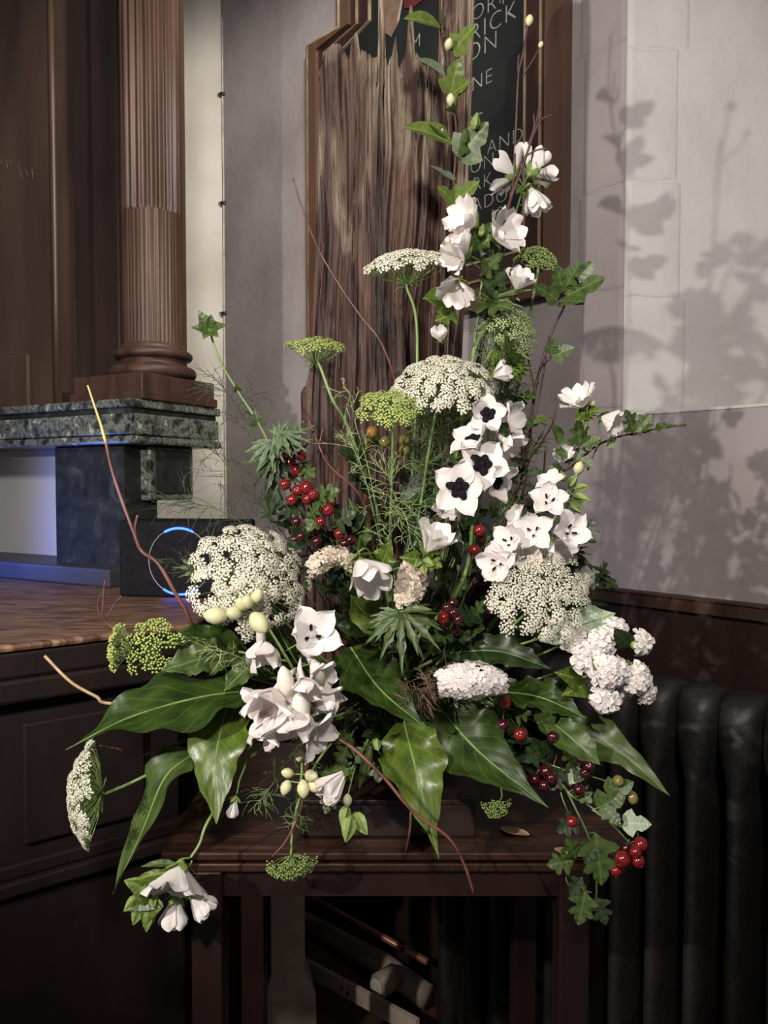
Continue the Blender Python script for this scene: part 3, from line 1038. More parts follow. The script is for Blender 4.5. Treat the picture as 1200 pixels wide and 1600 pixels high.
xs = sorted(set([468 + 1.9 * k for k in range(144)] + [p for p, _ in top_px]))
xs = [x for x in xs if x <= 741]
nz = 90
vs, fs = [], []
nx = len(xs)
for side in (0, 1):
    for x in xs:
        q = (x - 604) / 140
        z1 = P(x, top_y(x), YT).z
        for j in range(nz + 1):
            tt = j / nz
            z = ZTB + (z1 - ZTB) * tt
            X = P(x, 700, YT).x
            X *= 1 + 0.02 * mnoise.noise(V((x * 0.01, z * 2.0, 5)))
            right = max(0.0, q)                    # the right edge draws in towards the foot
            X -= 0.028 * right * max(0, min(1, (2.25 - z) / 0.7))
            left = max(0.0, -q)
            if side == 0:
                bulge = 0.055 * math.sqrt(max(0, 1 - q * q * 0.96))
                xx = x + 20 * mnoise.noise(V((z * 1.7, x * 0.012, 0))) + 7 * mnoise.noise(V((z * 6.0, x * 0.03, 7)))
                g = mnoise.noise(V((xx * 0.032, z * 1.3, 1.3))) * 0.028 + mnoise.noise(V((xx * 0.11, z * 2.0, 4.1))) * 0.010 + mnoise.noise(V((xx * 0.30, z * 3.0, 9.0))) * 0.0045
                crack = mnoise.noise(V((xx * 0.075, z * 0.9, 20.0)))
                g -= 0.020 * max(0, 1 - abs(crack) / 0.06) * (0.4 + abs(mnoise.noise(V((xx * 0.05, z * 2, 33))) * 1.6))
                Y = YT + 0.035 - bulge - g * (1.1 if z > 1.75 else 0.7)
                if 585 < x < 600 and z > P(600, 150, YT).z:
                    X += 0.004 * math.sin((z - 2) * 9)
            else:
                Y = YT + 0.085 - 0.03 * q * q
            vs.append(V((X, Y, z)))
k = nx * (nz + 1)
for i in range(nx - 1):
    for j in range(nz):
        a = i * (nz + 1) + j
        fs.append((a, a + nz + 1, a + nz + 2, a + 1))
        fs.append((k + a, k + a + 1, k + a + nz + 2, k + a + nz + 1))
    a = i * (nz + 1)
    fs.append((a, k + a, k + a + nz + 1, a + nz + 1))
    a = i * (nz + 1) + nz
    fs.append((a, a + nz + 1, k + a + nz + 1, k + a))
for i in (0, nx - 1):
    for j in range(nz):
        a = i * (nz + 1) + j
        fs.append((a, a + 1, k + a + 1, k + a))
part('trunk', MB().add(vs, fs), 'post_wood', tm, True)

# =================================================================== PLANT KIT
def grid_mesh(name, mname, nu, nv, fn):
    vs, uv, fs = [], [], []
    for i in range(nu + 1):
        for j in range(nv + 1):
            t, s = i / nu, 2 * j / nv - 1
            vs.append(V(fn(t, s)))
            uv.append((t, j / nv))
    for i in range(nu):
        for j in range(nv):
            a = i * (nv + 1) + j
            fs.append((a, a + 1, a + nv + 2, a + nv + 1))
    return MB().add(vs, fs, 0, uv).mesh(name, mname)


def mallow_fn(k):
    def fn(t, s):
        wd = 0.07 + 0.37 * min(1, t / 0.72) ** 1.15
        if t > 0.72:
            wd = 0.44 - 0.12 * ((t - 0.72) / 0.28) ** 2
        y = t * (1 - t ** 3 * (0.15 * math.exp(-(s / 0.28) ** 2) + 0.10 * s ** 4))
        z = 0.20 * t * t * (0.4 if k == 1 else 1) + 0.13 * s * s * t + (0.05 * math.sin(s * 5 + k * 2) * t * t) - (0.22 * t ** 4 if k == 2 else 0)
        return (wd * s, y, z)
    return fn


def delph_fn(k):
    def fn(t, s):
        wd = 0.07 + 0.34 * math.sin(PI * (0.04 + 0.90 * t) ** 1.05) ** 0.9
        if t > 0.97:
            wd = 0.03
        z = 0.10 * s * s - 0.20 * t ** 3 * (1 if k != 1 else -1) + 0.05 * math.sin(s * 4 + t * 7 + k * 3) * t
        return (wd * s, t * (1 - 0.06 * abs(s)), z)
    return fn


PET = {'mallow': [grid_mesh('petal', 'petal', 9, 8, mallow_fn(k)) for k in range(3)],
       'delph': [grid_mesh('petal', 'petal', 9, 6, delph_fn(k)) for k in range(3)],
       'blush': [grid_mesh('petal', 'petal_cool', 9, 6, delph_fn(k)) for k in range(3)]}


def calyx_mesh():
    mb = MB().lathe([(0.0, -0.10), (0.06, -0.08), (0.11, 0.0), (0.12, 0.08), (0.05, 0.10)], seg=10)
    for k in range(5):
        a = 2 * PI * (k + 0.5) / 5
        d, t = V((math.cos(a), math.sin(a), 0)), V((-math.sin(a), math.cos(a), 0))
        vs = [d * 0.08 - t * 0.09 + V((0, 0, 0.0)), d * 0.08 + t * 0.09, d * 0.26 + t * 0.10 + V((0, 0, 0.10)), d * 0.26 - t * 0.10 + V((0, 0, 0.10)), d * 0.42 + V((0, 0, 0.20)), d * 0.2 + V((0, 0, 0.02))]
        mb.add(vs, [(0, 1, 5), (1, 2, 5), (2, 3, 5), (3, 0, 5), (2, 4, 3)])
    return mb.mesh('calyx', 'calyx')


CALYX = calyx_mesh()


def stamen_mesh():
    mb = MB().tube([V((0, 0, 0)), V((0, 0, 0.25)), V((0.01, 0, 0.42))], [0.035, 0.03, 0.05], 7)
    for k in range(14):
        a, z = k * 2.4, 0.28 + 0.012 * k
        p = V((0.05 * math.cos(a), 0.05 * math.sin(a), z))
        mb.lathe([(0, -0.018), (0.018, -0.006), (0.014, 0.012), (0, 0.018)], c=p, seg=5)
    return mb.mesh('stamens', 'petal_aged')


STAMEN = stamen_mesh()


def eye_mesh():
    mb = MB()
    rd = random.Random(5)
    for k in range(5):
        a = k * 2 * PI / 5 + rd.uniform(-0.35, 0.35)
        l = rd.uniform(0.75, 1.15)
        d, t = V((math.cos(a), math.sin(a), 0)), V((-math.sin(a), math.cos(a), 0))
        vs = []
        for (r, w_, z) in ((0.0, 0.08, 0.06), (0.10, 0.11, 0.15), (0.20 * l, 0.10, 0.17), (0.30 * l, 0.05, 0.11)):
            vs += [d * r - t * w_ + V((0, 0, z + rd.uniform(-.02, .02))), d * r + V((0, 0, z + 0.04)), d * r + t * w_ + V((0, 0, z + rd.uniform(-.02, .02)))]
        fs = [(i * 3 + q, i * 3 + q + 1, i * 3 + q + 4, i * 3 + q + 3) for i in range(3) for q in range(2)]
        mb.add(vs, fs)
    mb.lathe([(0, 0), (0.08, 0.03), (0.11, 0.14), (0.05, 0.21), (0, 0.22)], seg=8)
    return mb.mesh('eye', 'eye')


EYE = eye_mesh()


def pale_eye_mesh():
    mb = MB()
    for k in range(3):
        a = 0.5 + k * 2.1
        p = V((0.10 * math.cos(a), 0.10 * math.sin(a), 0.08))
        mb.lathe([(0, 0), (0.03, 0.02), (0.035, 0.16), (0.0, 0.2)], axis=V((math.cos(a) * 0.4, math.sin(a) * 0.4, 1)), c=p, seg=6)
    return mb.mesh('eye', 'eye')


SLIM_EYE = pale_eye_mesh()


def spur_mesh():
    return MB().tube([V((0, 0, 0.1)), V((0, 0, -0.15)), V((0, 0.12, -0.5)), V((0, 0.3, -0.8))], [0.16, 0.15, 0.08, 0.03], 8).mesh('spur', 'petal_cool')


SPUR = spur_mesh()


def bud_mesh(mname, k=1.0):
    return MB().lathe([(0, -0.5), (0.18 * k, -0.42), (0.36 * k, -0.15), (0.38 * k, 0.1), (0.26 * k, 0.36), (0.08 * k, 0.52), (0, 0.54)], seg=9).mesh('bud', mname)




def sepal_bud():
    mb = MB()
    prof = [(0.05, -0.5), (0.25, -0.36), (0.34, -0.1), (0.30, 0.15), (0.17, 0.42), (0.02, 0.66)]
    vs, seg = [], 10
    for i, (r, z) in enumerate(prof):
        for k in range(seg):
            th = 2 * PI * k / seg
            q = r * (1.12 if k % 2 == 0 else 0.74)
            vs.append(V((q * math.cos(th), q * math.sin(th), z + (0.03 if k % 2 == 0 else 0))))
    fs = [(i * seg + k, i * seg + (k + 1) % seg, (i + 1) * seg + (k + 1) % seg, (i + 1) * seg + k) for i in range(len(prof) - 1) for k in range(seg)]
    fs += [list(range(seg))[::-1], list(range(50, 60))]
    return mb.add(vs, fs).mesh('bud', 'calyx', False)


BUD = {'cream': bud_mesh('bud_cream'), 'green': sepal_bud(), 'white': bud_mesh('petal'), 'petal': bud_mesh('petal_cream', 0.72)}


def berry_mesh(mname, mcrown='twig_brown', long=1.0):
    mb = MB().lathe([(0.0, -0.5 * long), (0.25, -0.44 * long), (0.45, -0.22 * long), (0.5, 0.02), (0.44, 0.25 * long), (0.28, 0.42 * long), (0.14, 0.46 * long), (0.0, 0.40 * long)], seg=14)
    for k in range(5):
        a = 2 * PI * k / 5
        d = V((math.cos(a), math.sin(a), 0))
        t = V((-math.sin(a), math.cos(a), 0))
        z = 0.44 * long
        mb.add([d * 0.12 - t * 0.05 + V((0, 0, z)), d * 0.12 + t * 0.05 + V((0, 0, z)), d * 0.20 + V((0, 0, z + 0.10))], [(0, 1, 2)], 1)
    return mb.mesh('berry', [mname, mcrown])


BERRY = {'red': berry_mesh('berry'), 'dark': berry_mesh('berry_dark'), 'hip': berry_mesh('hip', long=1.2), 'hipg': berry_mesh('hip_green', long=1.2)}


def lobed(name, mname, outline, fold=0.10, curl=0.15, c=(0.0, 0.38)):
    """half outline from the base to the tip, mirrored; a fan with an inner ring, folded on its midrib"""
    half = outline
    pts = [(x, y) for x, y in half] + [(-x, y) for x, y in half[-2:0:-1]]
    n = len(pts)
    vs, uv = [], []

    def z(x, y):
        return fold * abs(x) * 1.5 - curl * (y - 0.3) ** 2 * 0.8 - 0.12 * x * x
    for k in (0.0, 0.5, 1.0):
        for x, y in (pts if k else [c]):
            X, Y = c[0] + (x - c[0]) * (k or 1), c[1] + (y - c[1]) * (k or 1)
            vs.append(V((X, Y, z(X, Y))))
            uv.append((Y, 0.5 + X * 0.8))
    fs = []
    for i in range(n):
        j = (i + 1) % n
        fs.append((0, 1 + i, 1 + j))
        fs.append((1 + i, 1 + n + i, 1 + n + j, 1 + j))
    return MB().add(vs, fs, 0, uv).mesh('leaf', mname)


O_IVY = [(0, 0), (0.10, -0.06), (0.26, -0.04), (0.42, 0.12), (0.52, 0.30), (0.34, 0.40), (0.24, 0.48), (0.30, 0.62), (0.20, 0.80), (0.08, 0.94), (0, 1.0)]
O_HAW = [(0, 0), (0.06, 0.06), (0.16, 0.16), (0.34, 0.22), (0.46, 0.34), (0.36, 0.40), (0.20, 0.42), (0.17, 0.48), (0.30, 0.56), (0.38, 0.68), (0.28, 0.74), (0.16, 0.72), (0.17, 0.82), (0.10, 0.92), (0, 1.0)]
O_OVAL = [(0, 0), (0.10, 0.06), (0.22, 0.20), (0.29, 0.38), (0.28, 0.56), (0.20, 0.76), (0.09, 0.92), (0, 1.0)]
O_TRI = [(0, 0), (0.18, 0.00), (0.36, 0.06), (0.44, 0.16), (0.36, 0.36), (0.25, 0.56), (0.13, 0.78), (0, 1.0)]
O_LAN = [(0, 0), (0.05, 0.08), (0.10, 0.28), (0.115, 0.5), (0.08, 0.75), (0, 1.0)]


def palm_mesh(mname, n=7, spread=150, wd=0.052, seed=0):
    rd = random.Random(seed)
    mb = MB()
    for k in range(n):
        a = R(-spread / 2 + spread * k / (n - 1))
        ln = (1.0 - 0.35 * abs(k - (n - 1) / 2) / ((n - 1) / 2)) * rd.uniform(0.85, 1.05)
        d, t = V((math.sin(a), math.cos(a), 0)), V((math.cos(a), -math.sin(a), 0))
        vs, uv, fs = [], [], []
        droop = rd.uniform(0.1, 0.4)
        for i in range(8):
            u = i / 7
            w_ = wd * (math.sin(PI * min(1, 0.15 + u * 0.85)) ** 0.8) * (1 + (0.7 if i in (4,) else -0.3 if i == 5 else 0)) + 0.004
            zz = -droop * u * u * ln
            for s in (-1, 0, 1):
                vs.append(d * (u * ln) + t * (w_ * s) + V((0, 0, zz + 0.03 * abs(s))))
                uv.append((u, 0.5 + 0.5 * s))
        for i in range(7):
            for j in range(2):
                q = i * 3 + j
                fs.append((q, q + 1, q + 4, q + 3))
        mb.add(vs, fs, 0, uv)
    return mb.mesh('leaf', mname)


LEAF = {}
for mk in ('leaf_mid', 'leaf_ivy', 'leaf_dark', 'leaf_lit', 'leaf_grey', 'leaf_pale'):
    s_ = mk[5:]
    LEAF['ivy_' + s_] = lobed('leaf', mk, O_IVY)
    LEAF['haw_' + s_] = lobed('leaf', mk, O_HAW)
    LEAF['oval_' + s_] = lobed('leaf', mk, O_OVAL, 0.2, 0.3)
    LEAF['tri_' + s_] = lobed('leaf', mk, O_TRI, 0.2, 0.3)
    LEAF['lan_' + s_] = lobed('leaf', mk, O_LAN, 0.2, 0.5)
    LEAF['palm_' + s_] = palm_mesh(mk)


def put_leaf(parent, kind, base, tip, nrm, name='leaf', fat=1.0):
    d = V(tip) - V(base)
    m = frame(base, d, nrm) @ Mx.Diagonal((d.length * fat, d.length, d.length, 1))
    return link(name, LEAF[kind], parent, m)


def put_flower(parent, kind, c, face, L, opening=55, spin=0.0, n=5, eye='eye', calyx=True, wide=1.0):
    """kind: mallow | delph | blush"""
    c, face = V(c), V(face).normalized()
    F = frame_z(c, face, spin)
    if kind == 'mallow':
        fl = link('flower', STAMEN, parent, F @ S(L))
        if calyx:
            link('calyx', CALYX, fl, F @ Mx.Translation(V((0, 0, -0.02 * L))) @ S(L * 1.05))
    else:
        fl = link('flower', SPUR, parent, F @ S(L * 0.9))
        if eye:
            link('eye', EYE if eye == 'eye' else SLIM_EYE, fl, F @ S(L * (1.38 if eye == 'eye' else 1.45)), 'dark eye of the flower')
    for k in range(n):
        a = 2 * PI * k / n + random.uniform(-0.1, 0.1)
        op = R(opening + random.uniform(-7, 7))
        rad_ = V((math.cos(a), math.sin(a), 0))
        d = rad_ * math.sin(op) + V((0, 0, math.cos(op)))
        nn_ = V((0, 0, math.sin(op))) - rad_ * math.cos(op)
        pm = F @ frame(rad_ * 0.03 * L, d, nn_) @ Mx.Diagonal((L * wide, L * random.uniform(0.93, 1.05), L, 1))
        link('petal', random.choice(PET[kind]), fl, pm)
    return fl


def put_bud(parent, kind, c, d, L):
    q = frame_z(c, d, random.uniform(0, 6))
    return link('bud', BUD[kind], parent, q @ S(L))


def sprout(name, label, cat, group=None, at=None):
    return thing(name, label, cat, at or root(), group)


def pts3(path):
    return [root() if p == 'R' else (P(*p) if isinstance(p, tuple) else V(p)) for p in path]


def stems(parent, lst, mname='stem', name='stem'):
    """lst: (path, r0, r1); the first becomes the main stem, every one a part"""
    out = []
    for path, r0, r1 in lst:
        p = pts3(path)
        c = crom(p, max(8, 5 * len(p)))
        mb = MB().tube(c, [r0 + (r1 - r0) * i / (len(c) - 1) for i in range(len(c))], 6)
        part(name, mb, mname, parent)
        out.append(c)
    return out


def nearest(cs, p):
    return min((q for c in cs for q in c), key=lambda q: (q - p).length)


def pedicels(parent, cs, ends, r=0.0007, mname='stem', name='stalk', sag=0.0):
    for e in ends:
        q = nearest(cs, e)
        m = q.lerp(e, 0.5) + V((0, 0, sag))
        part(name, MB().tube(crom([q, m, e], 5), r, 5), mname, parent)


# ---- umbels
def floret(mb, m, r, mi=0, seed=0):
    vs = [V((0, 0, 0.3 * r))]
    for k in range(10):
        a = 2 * PI * k / 10 + seed
        rr = r if k % 2 == 0 else r * 0.5
        vs.append(V((rr * math.cos(a), rr * math.sin(a), 0.25 * r if k % 2 == 0 else 0.0)))
    mb.add([m @ p for p in vs], [(0, 1 + k, 1 + (k + 1) % 10) for k in range(10)], mi)


def umbellet_mesh(mname, n, fr, style, seed):
    """unit radius umbellet looking along +Z, pedicels meeting at (0,0,-0.9)"""
    rd = random.Random(seed)
    mb = MB()
    for k in range(n):
        r = math.sqrt((k + 0.4) / n) * rd.uniform(0.92, 1.08)
        a = k * 2.39996 + rd.uniform(-0.25, 0.25)
        h = (0.30 if style == 'flat' else 0.62) * (1 - r * r)
        p = V((r * math.cos(a), r * math.sin(a), h + rd.uniform(-0.06, 0.06)))
        nr = V((p.x * 0.7, p.y * 0.7, 0.9))
        mb.tube([V((0, 0, -0.75)), p * 0.96], 0.016, 3, False, 1)
        if style == 'knob':
            mb.lathe([(0, -fr * 0.8), (fr * 0.75, -fr * 0.3), (fr * 0.8, fr * 0.3), (fr * 0.3, fr * 0.8), (0, fr * 0.75)], axis=nr, c=p, seg=6)
        else:
            floret(mb, frame_z(p, nr, rd.uniform(0, 6)), fr, 0, rd.uniform(0, 1))
            if rd.random() < 0.6:
                mb.lathe([(0, -fr * .35), (fr * .3, 0), (0, fr * .42)], axis=nr, c=p + nr * 0.03, seg=5)
    return mb.mesh('umbellet', [mname, 'stem'])


UMB = {'white': [umbellet_mesh('floret_white', 32, 0.20, 'flat', k) for k in range(4)],
       'open': [umbellet_mesh('floret_white', 28, 0.19, 'flat', 10 + k) for k in range(4)],
       'green': [umbellet_mesh('floret_green', 18, 0.23, 'dome', 20 + k) for k in range(3)],
       'knob': [umbellet_mesh('floret_midgreen', 14, 0.22, 'knob', 30 + k) for k in range(3)],
       'pale': [umbellet_mesh('floret_pale', 18, 0.20, 'dome', 40 + k) for k in range(3)],
       'greenknob': [umbellet_mesh('floret_green', 13, 0.23, 'knob', 50 + k) for k in range(3)]}


def umbel(name, label, c, axis, Rpx, n, kind, stem, curv=0.35, ratio=1.0, rad=1.0, thick=0.0022, lobes=0.0, smat='stem', hub=0.75, jit=0.06, up=None):
    """c=(px,py,Y) centre of the dome; axis the way it faces; ratio stretches it across the axis"""
    t = sprout('umbel_flower', label, 'flower')
    c = P(*c)
    Rm = Rpx * c.y / 1200
    A = frame_z(c, axis)
    if up is not None:
        A = frame(c, V(up), axis)
    hubp = A @ V((0, 0, -Rm * hub))
    pts = [hubp] + pts3(stem)
    cs = crom(pts, max(10, 5 * len(pts)))
    mb = MB().tube(cs, [thick * (0.9 + 0.25 * i / len(cs)) for i in range(len(cs))], 7)
    part('stem', mb, smat, t)
    rays = MB()
    rd = random.Random(len(label) * 7 + n)
    for k in range(n):
        r = math.sqrt((k + 0.5) / n)
        a = k * 2.39996 + rd.uniform(-0.2, 0.2)
        r *= 1 + rd.uniform(-jit, jit)
        x, y = r * math.cos(a) * ratio, r * math.sin(a)
        z = -curv * r * r + rd.uniform(-0.03, 0.03)
        p = A @ (V((x, y, z)) * Rm)
        nr = (A.to_3x3() @ V((2 * curv * x, 2 * curv * y, 1.0))).normalized()
        nr = (nr + V((rd.uniform(-1, 1), rd.uniform(-1, 1), rd.uniform(-1, 1))) * 0.12).normalized()
        ur = Rm * 1.18 / math.sqrt(n) * rad * rd.uniform(0.85, 1.12)
        link('umbellet', rd.choice(UMB[kind]), t, frame_z(p, nr, rd.uniform(0, 6)) @ S(ur))
        e = p - nr * ur * 0.75
        mid = hubp.lerp(e, 0.6) - (A.to_3x3() @ V((0, 0, 1))) * Rm * 0.04
        rays.tube([hubp, mid, e], thick * 0.28, 4, False)
    part('rays', rays, smat, t, kind='stuff')
    # bracts
    br = MB()
    for k in range(9):
        a = 2 * PI * k / 9
        d = A.to_3x3() @ V((math.cos(a), math.sin(a), -0.25 + 0.4 * rd.random()))
        br.tube([hubp, hubp + d * Rm * 0.22, hubp + d * Rm * 0.34 + V((0, 0, -0.05 * Rm))], thick * 0.25, 4)
    part('bracts', br, smat, t)
    return t


def frond(label, path, mname, n=26, ln=0.05, seed=0, r=0.0006, spread=1.0, stemr=0.0013, name='fennel_frond'):
    t = sprout(name, label, 'foliage')
    p = pts3(path)
    c = crom(p, 6 * len(p))
    part('stem', MB().tube(c, [stemr * (0.4 + 0.6 * i / len(c)) for i in range(len(c))], 5), mname, t)
    rd = random.Random(seed)
    mb = MB()
    for k in range(n):
        u = (k / n) ** 1.2 * 0.62
        i = min(int(u * (len(c) - 1)), len(c) - 2)
        b = c[i].lerp(c[i + 1], u * (len(c) - 1) - i)
        tg = (c[i] - c[i + 1]).normalized()
        d = (tg * 0.7 + V((rd.uniform(-1, 1), rd.uniform(-0.8, 0.8), rd.uniform(-1, 1))) * spread).normalized()
        L = ln * rd.uniform(0.5, 1.1)

        def twigl(b, d, L, depth):
            bend = V((rd.uniform(-1, 1), rd.uniform(-1, 1), rd.uniform(-1, 0.6))) * 0.7
            q = [b, b + d * L * 0.5 + bend * L * 0.05, b + d * L * 0.85 + bend * L * 0.65]
            qq = crom(q, 6)
            mb.tube(qq, [r * (1 - 0.5 * i / 5) for i in range(6)], 3, False)
            if depth:
                for h in range(3):
                    i = 1 + h
                    dd = (d + V((rd.uniform(-1, 1), rd.uniform(-1, 1), rd.uniform(-1, 1))) * 0.8).normalized()
                    twigl(qq[i], dd, L * rd.uniform(0.4, 0.6), depth - 1)
        twigl(b, d, L, 1)
    part('leaflets', mb, mname, t, kind='stuff')
    return t


def big_leaf(label, mid, hw, nrm, mname='leaf_big', twist=(0, 0), fold=0.25, ruffle=0.22, rf=4.0, root_to=True, name='glossy_leaf', ph=0.0, rib='stem', droop=0.0, nu=28, stalk=None):
    """mid: pixel path from the base to the tip; hw: half widths in pixels at even steps"""
    m = pts3(mid)
    c = crom(m, nu + 1)
    t = sprout(name, label, 'leaf')
    nv = 10
    Y0 = sum(p.y for p in m) / len(m)
    nh = V(nrm)
    vs, uv, fs, ribp = [], [], [], []
    for i, p in enumerate(c):
        u = i / nu
        tg = (c[min(i + 1, nu)] - c[max(i - 1, 0)]).normalized()
        n = nh - tg * nh.dot(tg)
        n.normalize()
        n = Mx.Rotation(R(lerpl(twist, u)), 3, tg) @ n
        sd = tg.cross(n)
        wd = max(lerpl(hw, u) * Y0 / 1200 * (1 + 0.07 * math.sin(u * 19 + ph) + 0.04 * math.sin(u * 43)), 0.0004)
        for j in range(nv + 1):
            s = 2 * j / nv - 1
            h = fold * abs(s) * wd + ruffle * wd * s * s * (math.sin(u * rf * 2 * PI + ph + (1.6 if s > 0 else 0)) + 0.55 * math.sin(u * rf * 5.3 * PI + (2.2 if s > 0 else 0.4))) - droop * wd * s * s
            vs.append(p + sd * (s * wd) + n * h)
            uv.append((u, j / nv))
        ribp.append(p + n * 0.0003)
    for i in range(nu):
        for j in range(nv):
            a = i * (nv + 1) + j
            fs.append((a, a + 1, a + nv + 2, a + nv + 1))
    part('blade', MB().add(vs, fs, 0, uv), mname, t)
    part('midrib', MB().tube(ribp, [0.0012 * (1 - 0.8 * i / nu) + 0.0002 for i in range(nu + 1)], 5), rib, t)
    if root_to:
        q = crom([c[0]] + (pts3(stalk) if stalk else []) + [root()], 9)
        part('stalk', MB().tube(q, 0.0018, 6), rib, t)
    return t


def clump(parent, cs, n, kind, ln, seed, u0=0.0, u1=0.7, out=1.0, toward=0.4):
    """leaves along stem curves, growing outwards"""
    rd = random.Random(seed)
    for k in range(n):
        c = cs[k % len(cs)]
        u = u0 + (u1 - u0) * ((k + rd.random()) / n)
        i = min(int(u * (len(c) - 1)), len(c) - 2)
        b = c[i]
        tg = (c[i] - c[i + 1]).normalized()
        d = (tg * 0.55 + V((rd.uniform(-1, 1), -toward + rd.uniform(-0.5, 0.5), rd.uniform(-0.8, 0.9))) * out).normalized()
        L = ln * rd.uniform(0.65, 1.15)
        kk = kind if isinstance(kind, str) else rd.choice(kind)
        nn_ = V((rd.uniform(-0.5, 0.5), -0.8, 0.7 + rd.uniform(-0.3, 0.5)))
        put_leaf(parent, kk, b, b + d * L, nn_)


def foliage(label, path, kind, n, lnpx, seed, name='foliage_spray', mname='stem_dark', extra=(), **kw):
    t = sprout(name, label, 'foliage')
    cs = stems(t, [(path, 0.0008, 0.002)] + [(e, 0.0006, 0.0012) for e in extra], mname)
    clump(t, cs, n, kind, lnpx * 1.1 / 1200, seed, **kw)
    return t


# =================================================================== THE ARRANGEMENT
# ---- lace umbels
umbel('', 'cream lace umbel seen from its side, topmost against the timber', (632, 394, 1.13), fv(-0.12, 1, 0.33), 66, 46, 'white', [(636, 450, 1.14), (652, 530, 1.15), (640, 800, 1.18), 'R'], curv=0.30)
umbel('', 'broad cream lace dome between the two yellow-green umbels and the spotted spike', (693, 572, 1.06), fv(-0.05, 0.82, 0.6), 79, 70, 'white', [(682, 640, 1.10), (664, 745, 1.12), (648, 880, 1.16), 'R'], curv=0.42)
umbel('', 'yellow-green flat umbel on the longest bare stem beside the wall', (494, 534, 1.10), fv(0.06, 1, 0.26), 45, 28, 'green', [(499, 570, 1.10), (520, 625, 1.10), (545, 670, 1.11), (590, 800, 1.15), 'R'], curv=0.25)
umbel('', 'bright yellow-green umbel on upright stem before the timber middle', (610, 626, 1.03), fv(0.02, 0.78, 0.62), 50, 36, 'green', [(614, 672, 1.06), (612, 760, 1.08), (610, 900, 1.13), 'R'], curv=0.30)
umbel('', 'small green button umbel before the lower edge of the memorial board', (840, 390, 1.12), fv(0.05, 0.85, 0.45), 33, 30, 'knob', [(841, 420, 1.12), (832, 470, 1.13), (800, 640, 1.15), (700, 900, 1.18), 'R'], curv=0.6)
umbel('', 'pale green rounded umbel turned aside under the green button umbel', (818, 508, 1.10), fv(0.60, 0.30, 0.75), 46, 40, 'pale', [(780, 518, 1.11), (745, 540, 1.12), (715, 700, 1.15), (680, 950, 1.18), 'R'], curv=0.45)
umbel('', 'largest white lace umbel, drooping beside the black speaker', (402, 880, 1.01), fv(0.36, 0.50, 0.75), 100, 95, 'white', [(440, 965, 1.09), (520, 1040, 1.15), 'R'], curv=0.62, rad=1.05)
umbel('', 'shaded lace umbel hanging beneath the largest white one', (366, 948, 1.05), fv(-0.35, -0.45, 0.75), 52, 34, 'white', [(400, 950, 1.10), (500, 1040, 1.16), 'R'], curv=0.5)
umbel('', 'white lace umbel with open florets facing out over the pale leaf', (848, 912, 0.99), fv(0.10, 0.45, 0.88), 86, 80, 'open', [(815, 965, 1.06), (740, 1020, 1.13), 'R'], curv=0.28, rad=1.05)
umbel('', 'grey-white lace umbel hanging on edge below the longest glossy leaf', (108, 1243, 0.96), fv(-0.90, 0.05, 0.34), 82, 84, 'open', [(170, 1238, 0.99), (250, 1200, 1.03), (380, 1120, 1.10), 'R'], curv=0.36, ratio=0.98, hub=0.6)
umbel('', 'green button umbel spread over the altar edge near the glossy leaves', (228, 1000, 1.03), fv(-0.10, 0.62, 0.75), 46, 26, 'greenknob', [(262, 1004, 1.05), (330, 1018, 1.09), (480, 1060, 1.16), 'R'], curv=0.5)
umbel('', 'narrow green umbel seen edge on by the bent twig over the altar', (176, 1010, 1.02), fv(-0.95, 0.1, 0.15), 34, 18, 'greenknob', [(215, 1030, 1.04), (330, 1045, 1.09), (480, 1080, 1.16), 'R'], curv=0.25, thick=0.0014)
umbel('', 'green button umbel hanging head down before the table edge', (457, 1368, 0.97), fv(0.15, -0.72, 0.6), 39, 24, 'knob', [(455, 1330, 0.98), (459, 1285, 0.99), (478, 1225, 1.02), (520, 1160, 1.08), 'R'], curv=0.45, thick=0.0018)
umbel('', 'tiny green button umbel peeping below the broad dark leaf', (778, 1268, 0.99), fv(0.1, -0.5, 0.85), 21, 12, 'knob', [(784, 1238, 1.02), (760, 1160, 1.08), 'R'], curv=0.4, thick=0.0013)

# ---- white mallows
def mallow(label, stem, flowers, buds=(), leaves=(), extra=(), r0=0.0014, mname='stem'):
    t = sprout('white_mallow', label, 'flower')
    cs = stems(t, [(stem, r0, 0.0026)] + [(e, 0.0009, 0.0013) for e in extra], mname)
    ends = []
    for (px, py, Y, face, L, op, *k) in flowers:
        c = P(px, py, Y)
        f = fv(*face)
        put_flower(t, 'mallow', c, f, L * Y / 1200, op, random.uniform(0, 6), wide=k[0] if k else 0.95)
        ends.append(c - f * 0.006)
    for (px, py, Y, d, L, kind) in buds:
        c = P(px, py, Y)
        put_bud(t, kind, c, fv(*d), L * Y / 1200)
        ends.append(c - fv(*d) * 0.4 * L * Y / 1200)
    pedicels(t, cs, ends, 0.0010, mname)
    le = []
    for (kind, px, py, Y, tx, ty, tY, nr) in leaves:
        b = P(px, py, Y)
        put_leaf(t, kind, b, P(tx, ty, tY), fv(*nr))
        le.append(b)
    if le:
        pedicels(t, cs, le, 0.0007, mname, 'leaf_stalk')
    return t


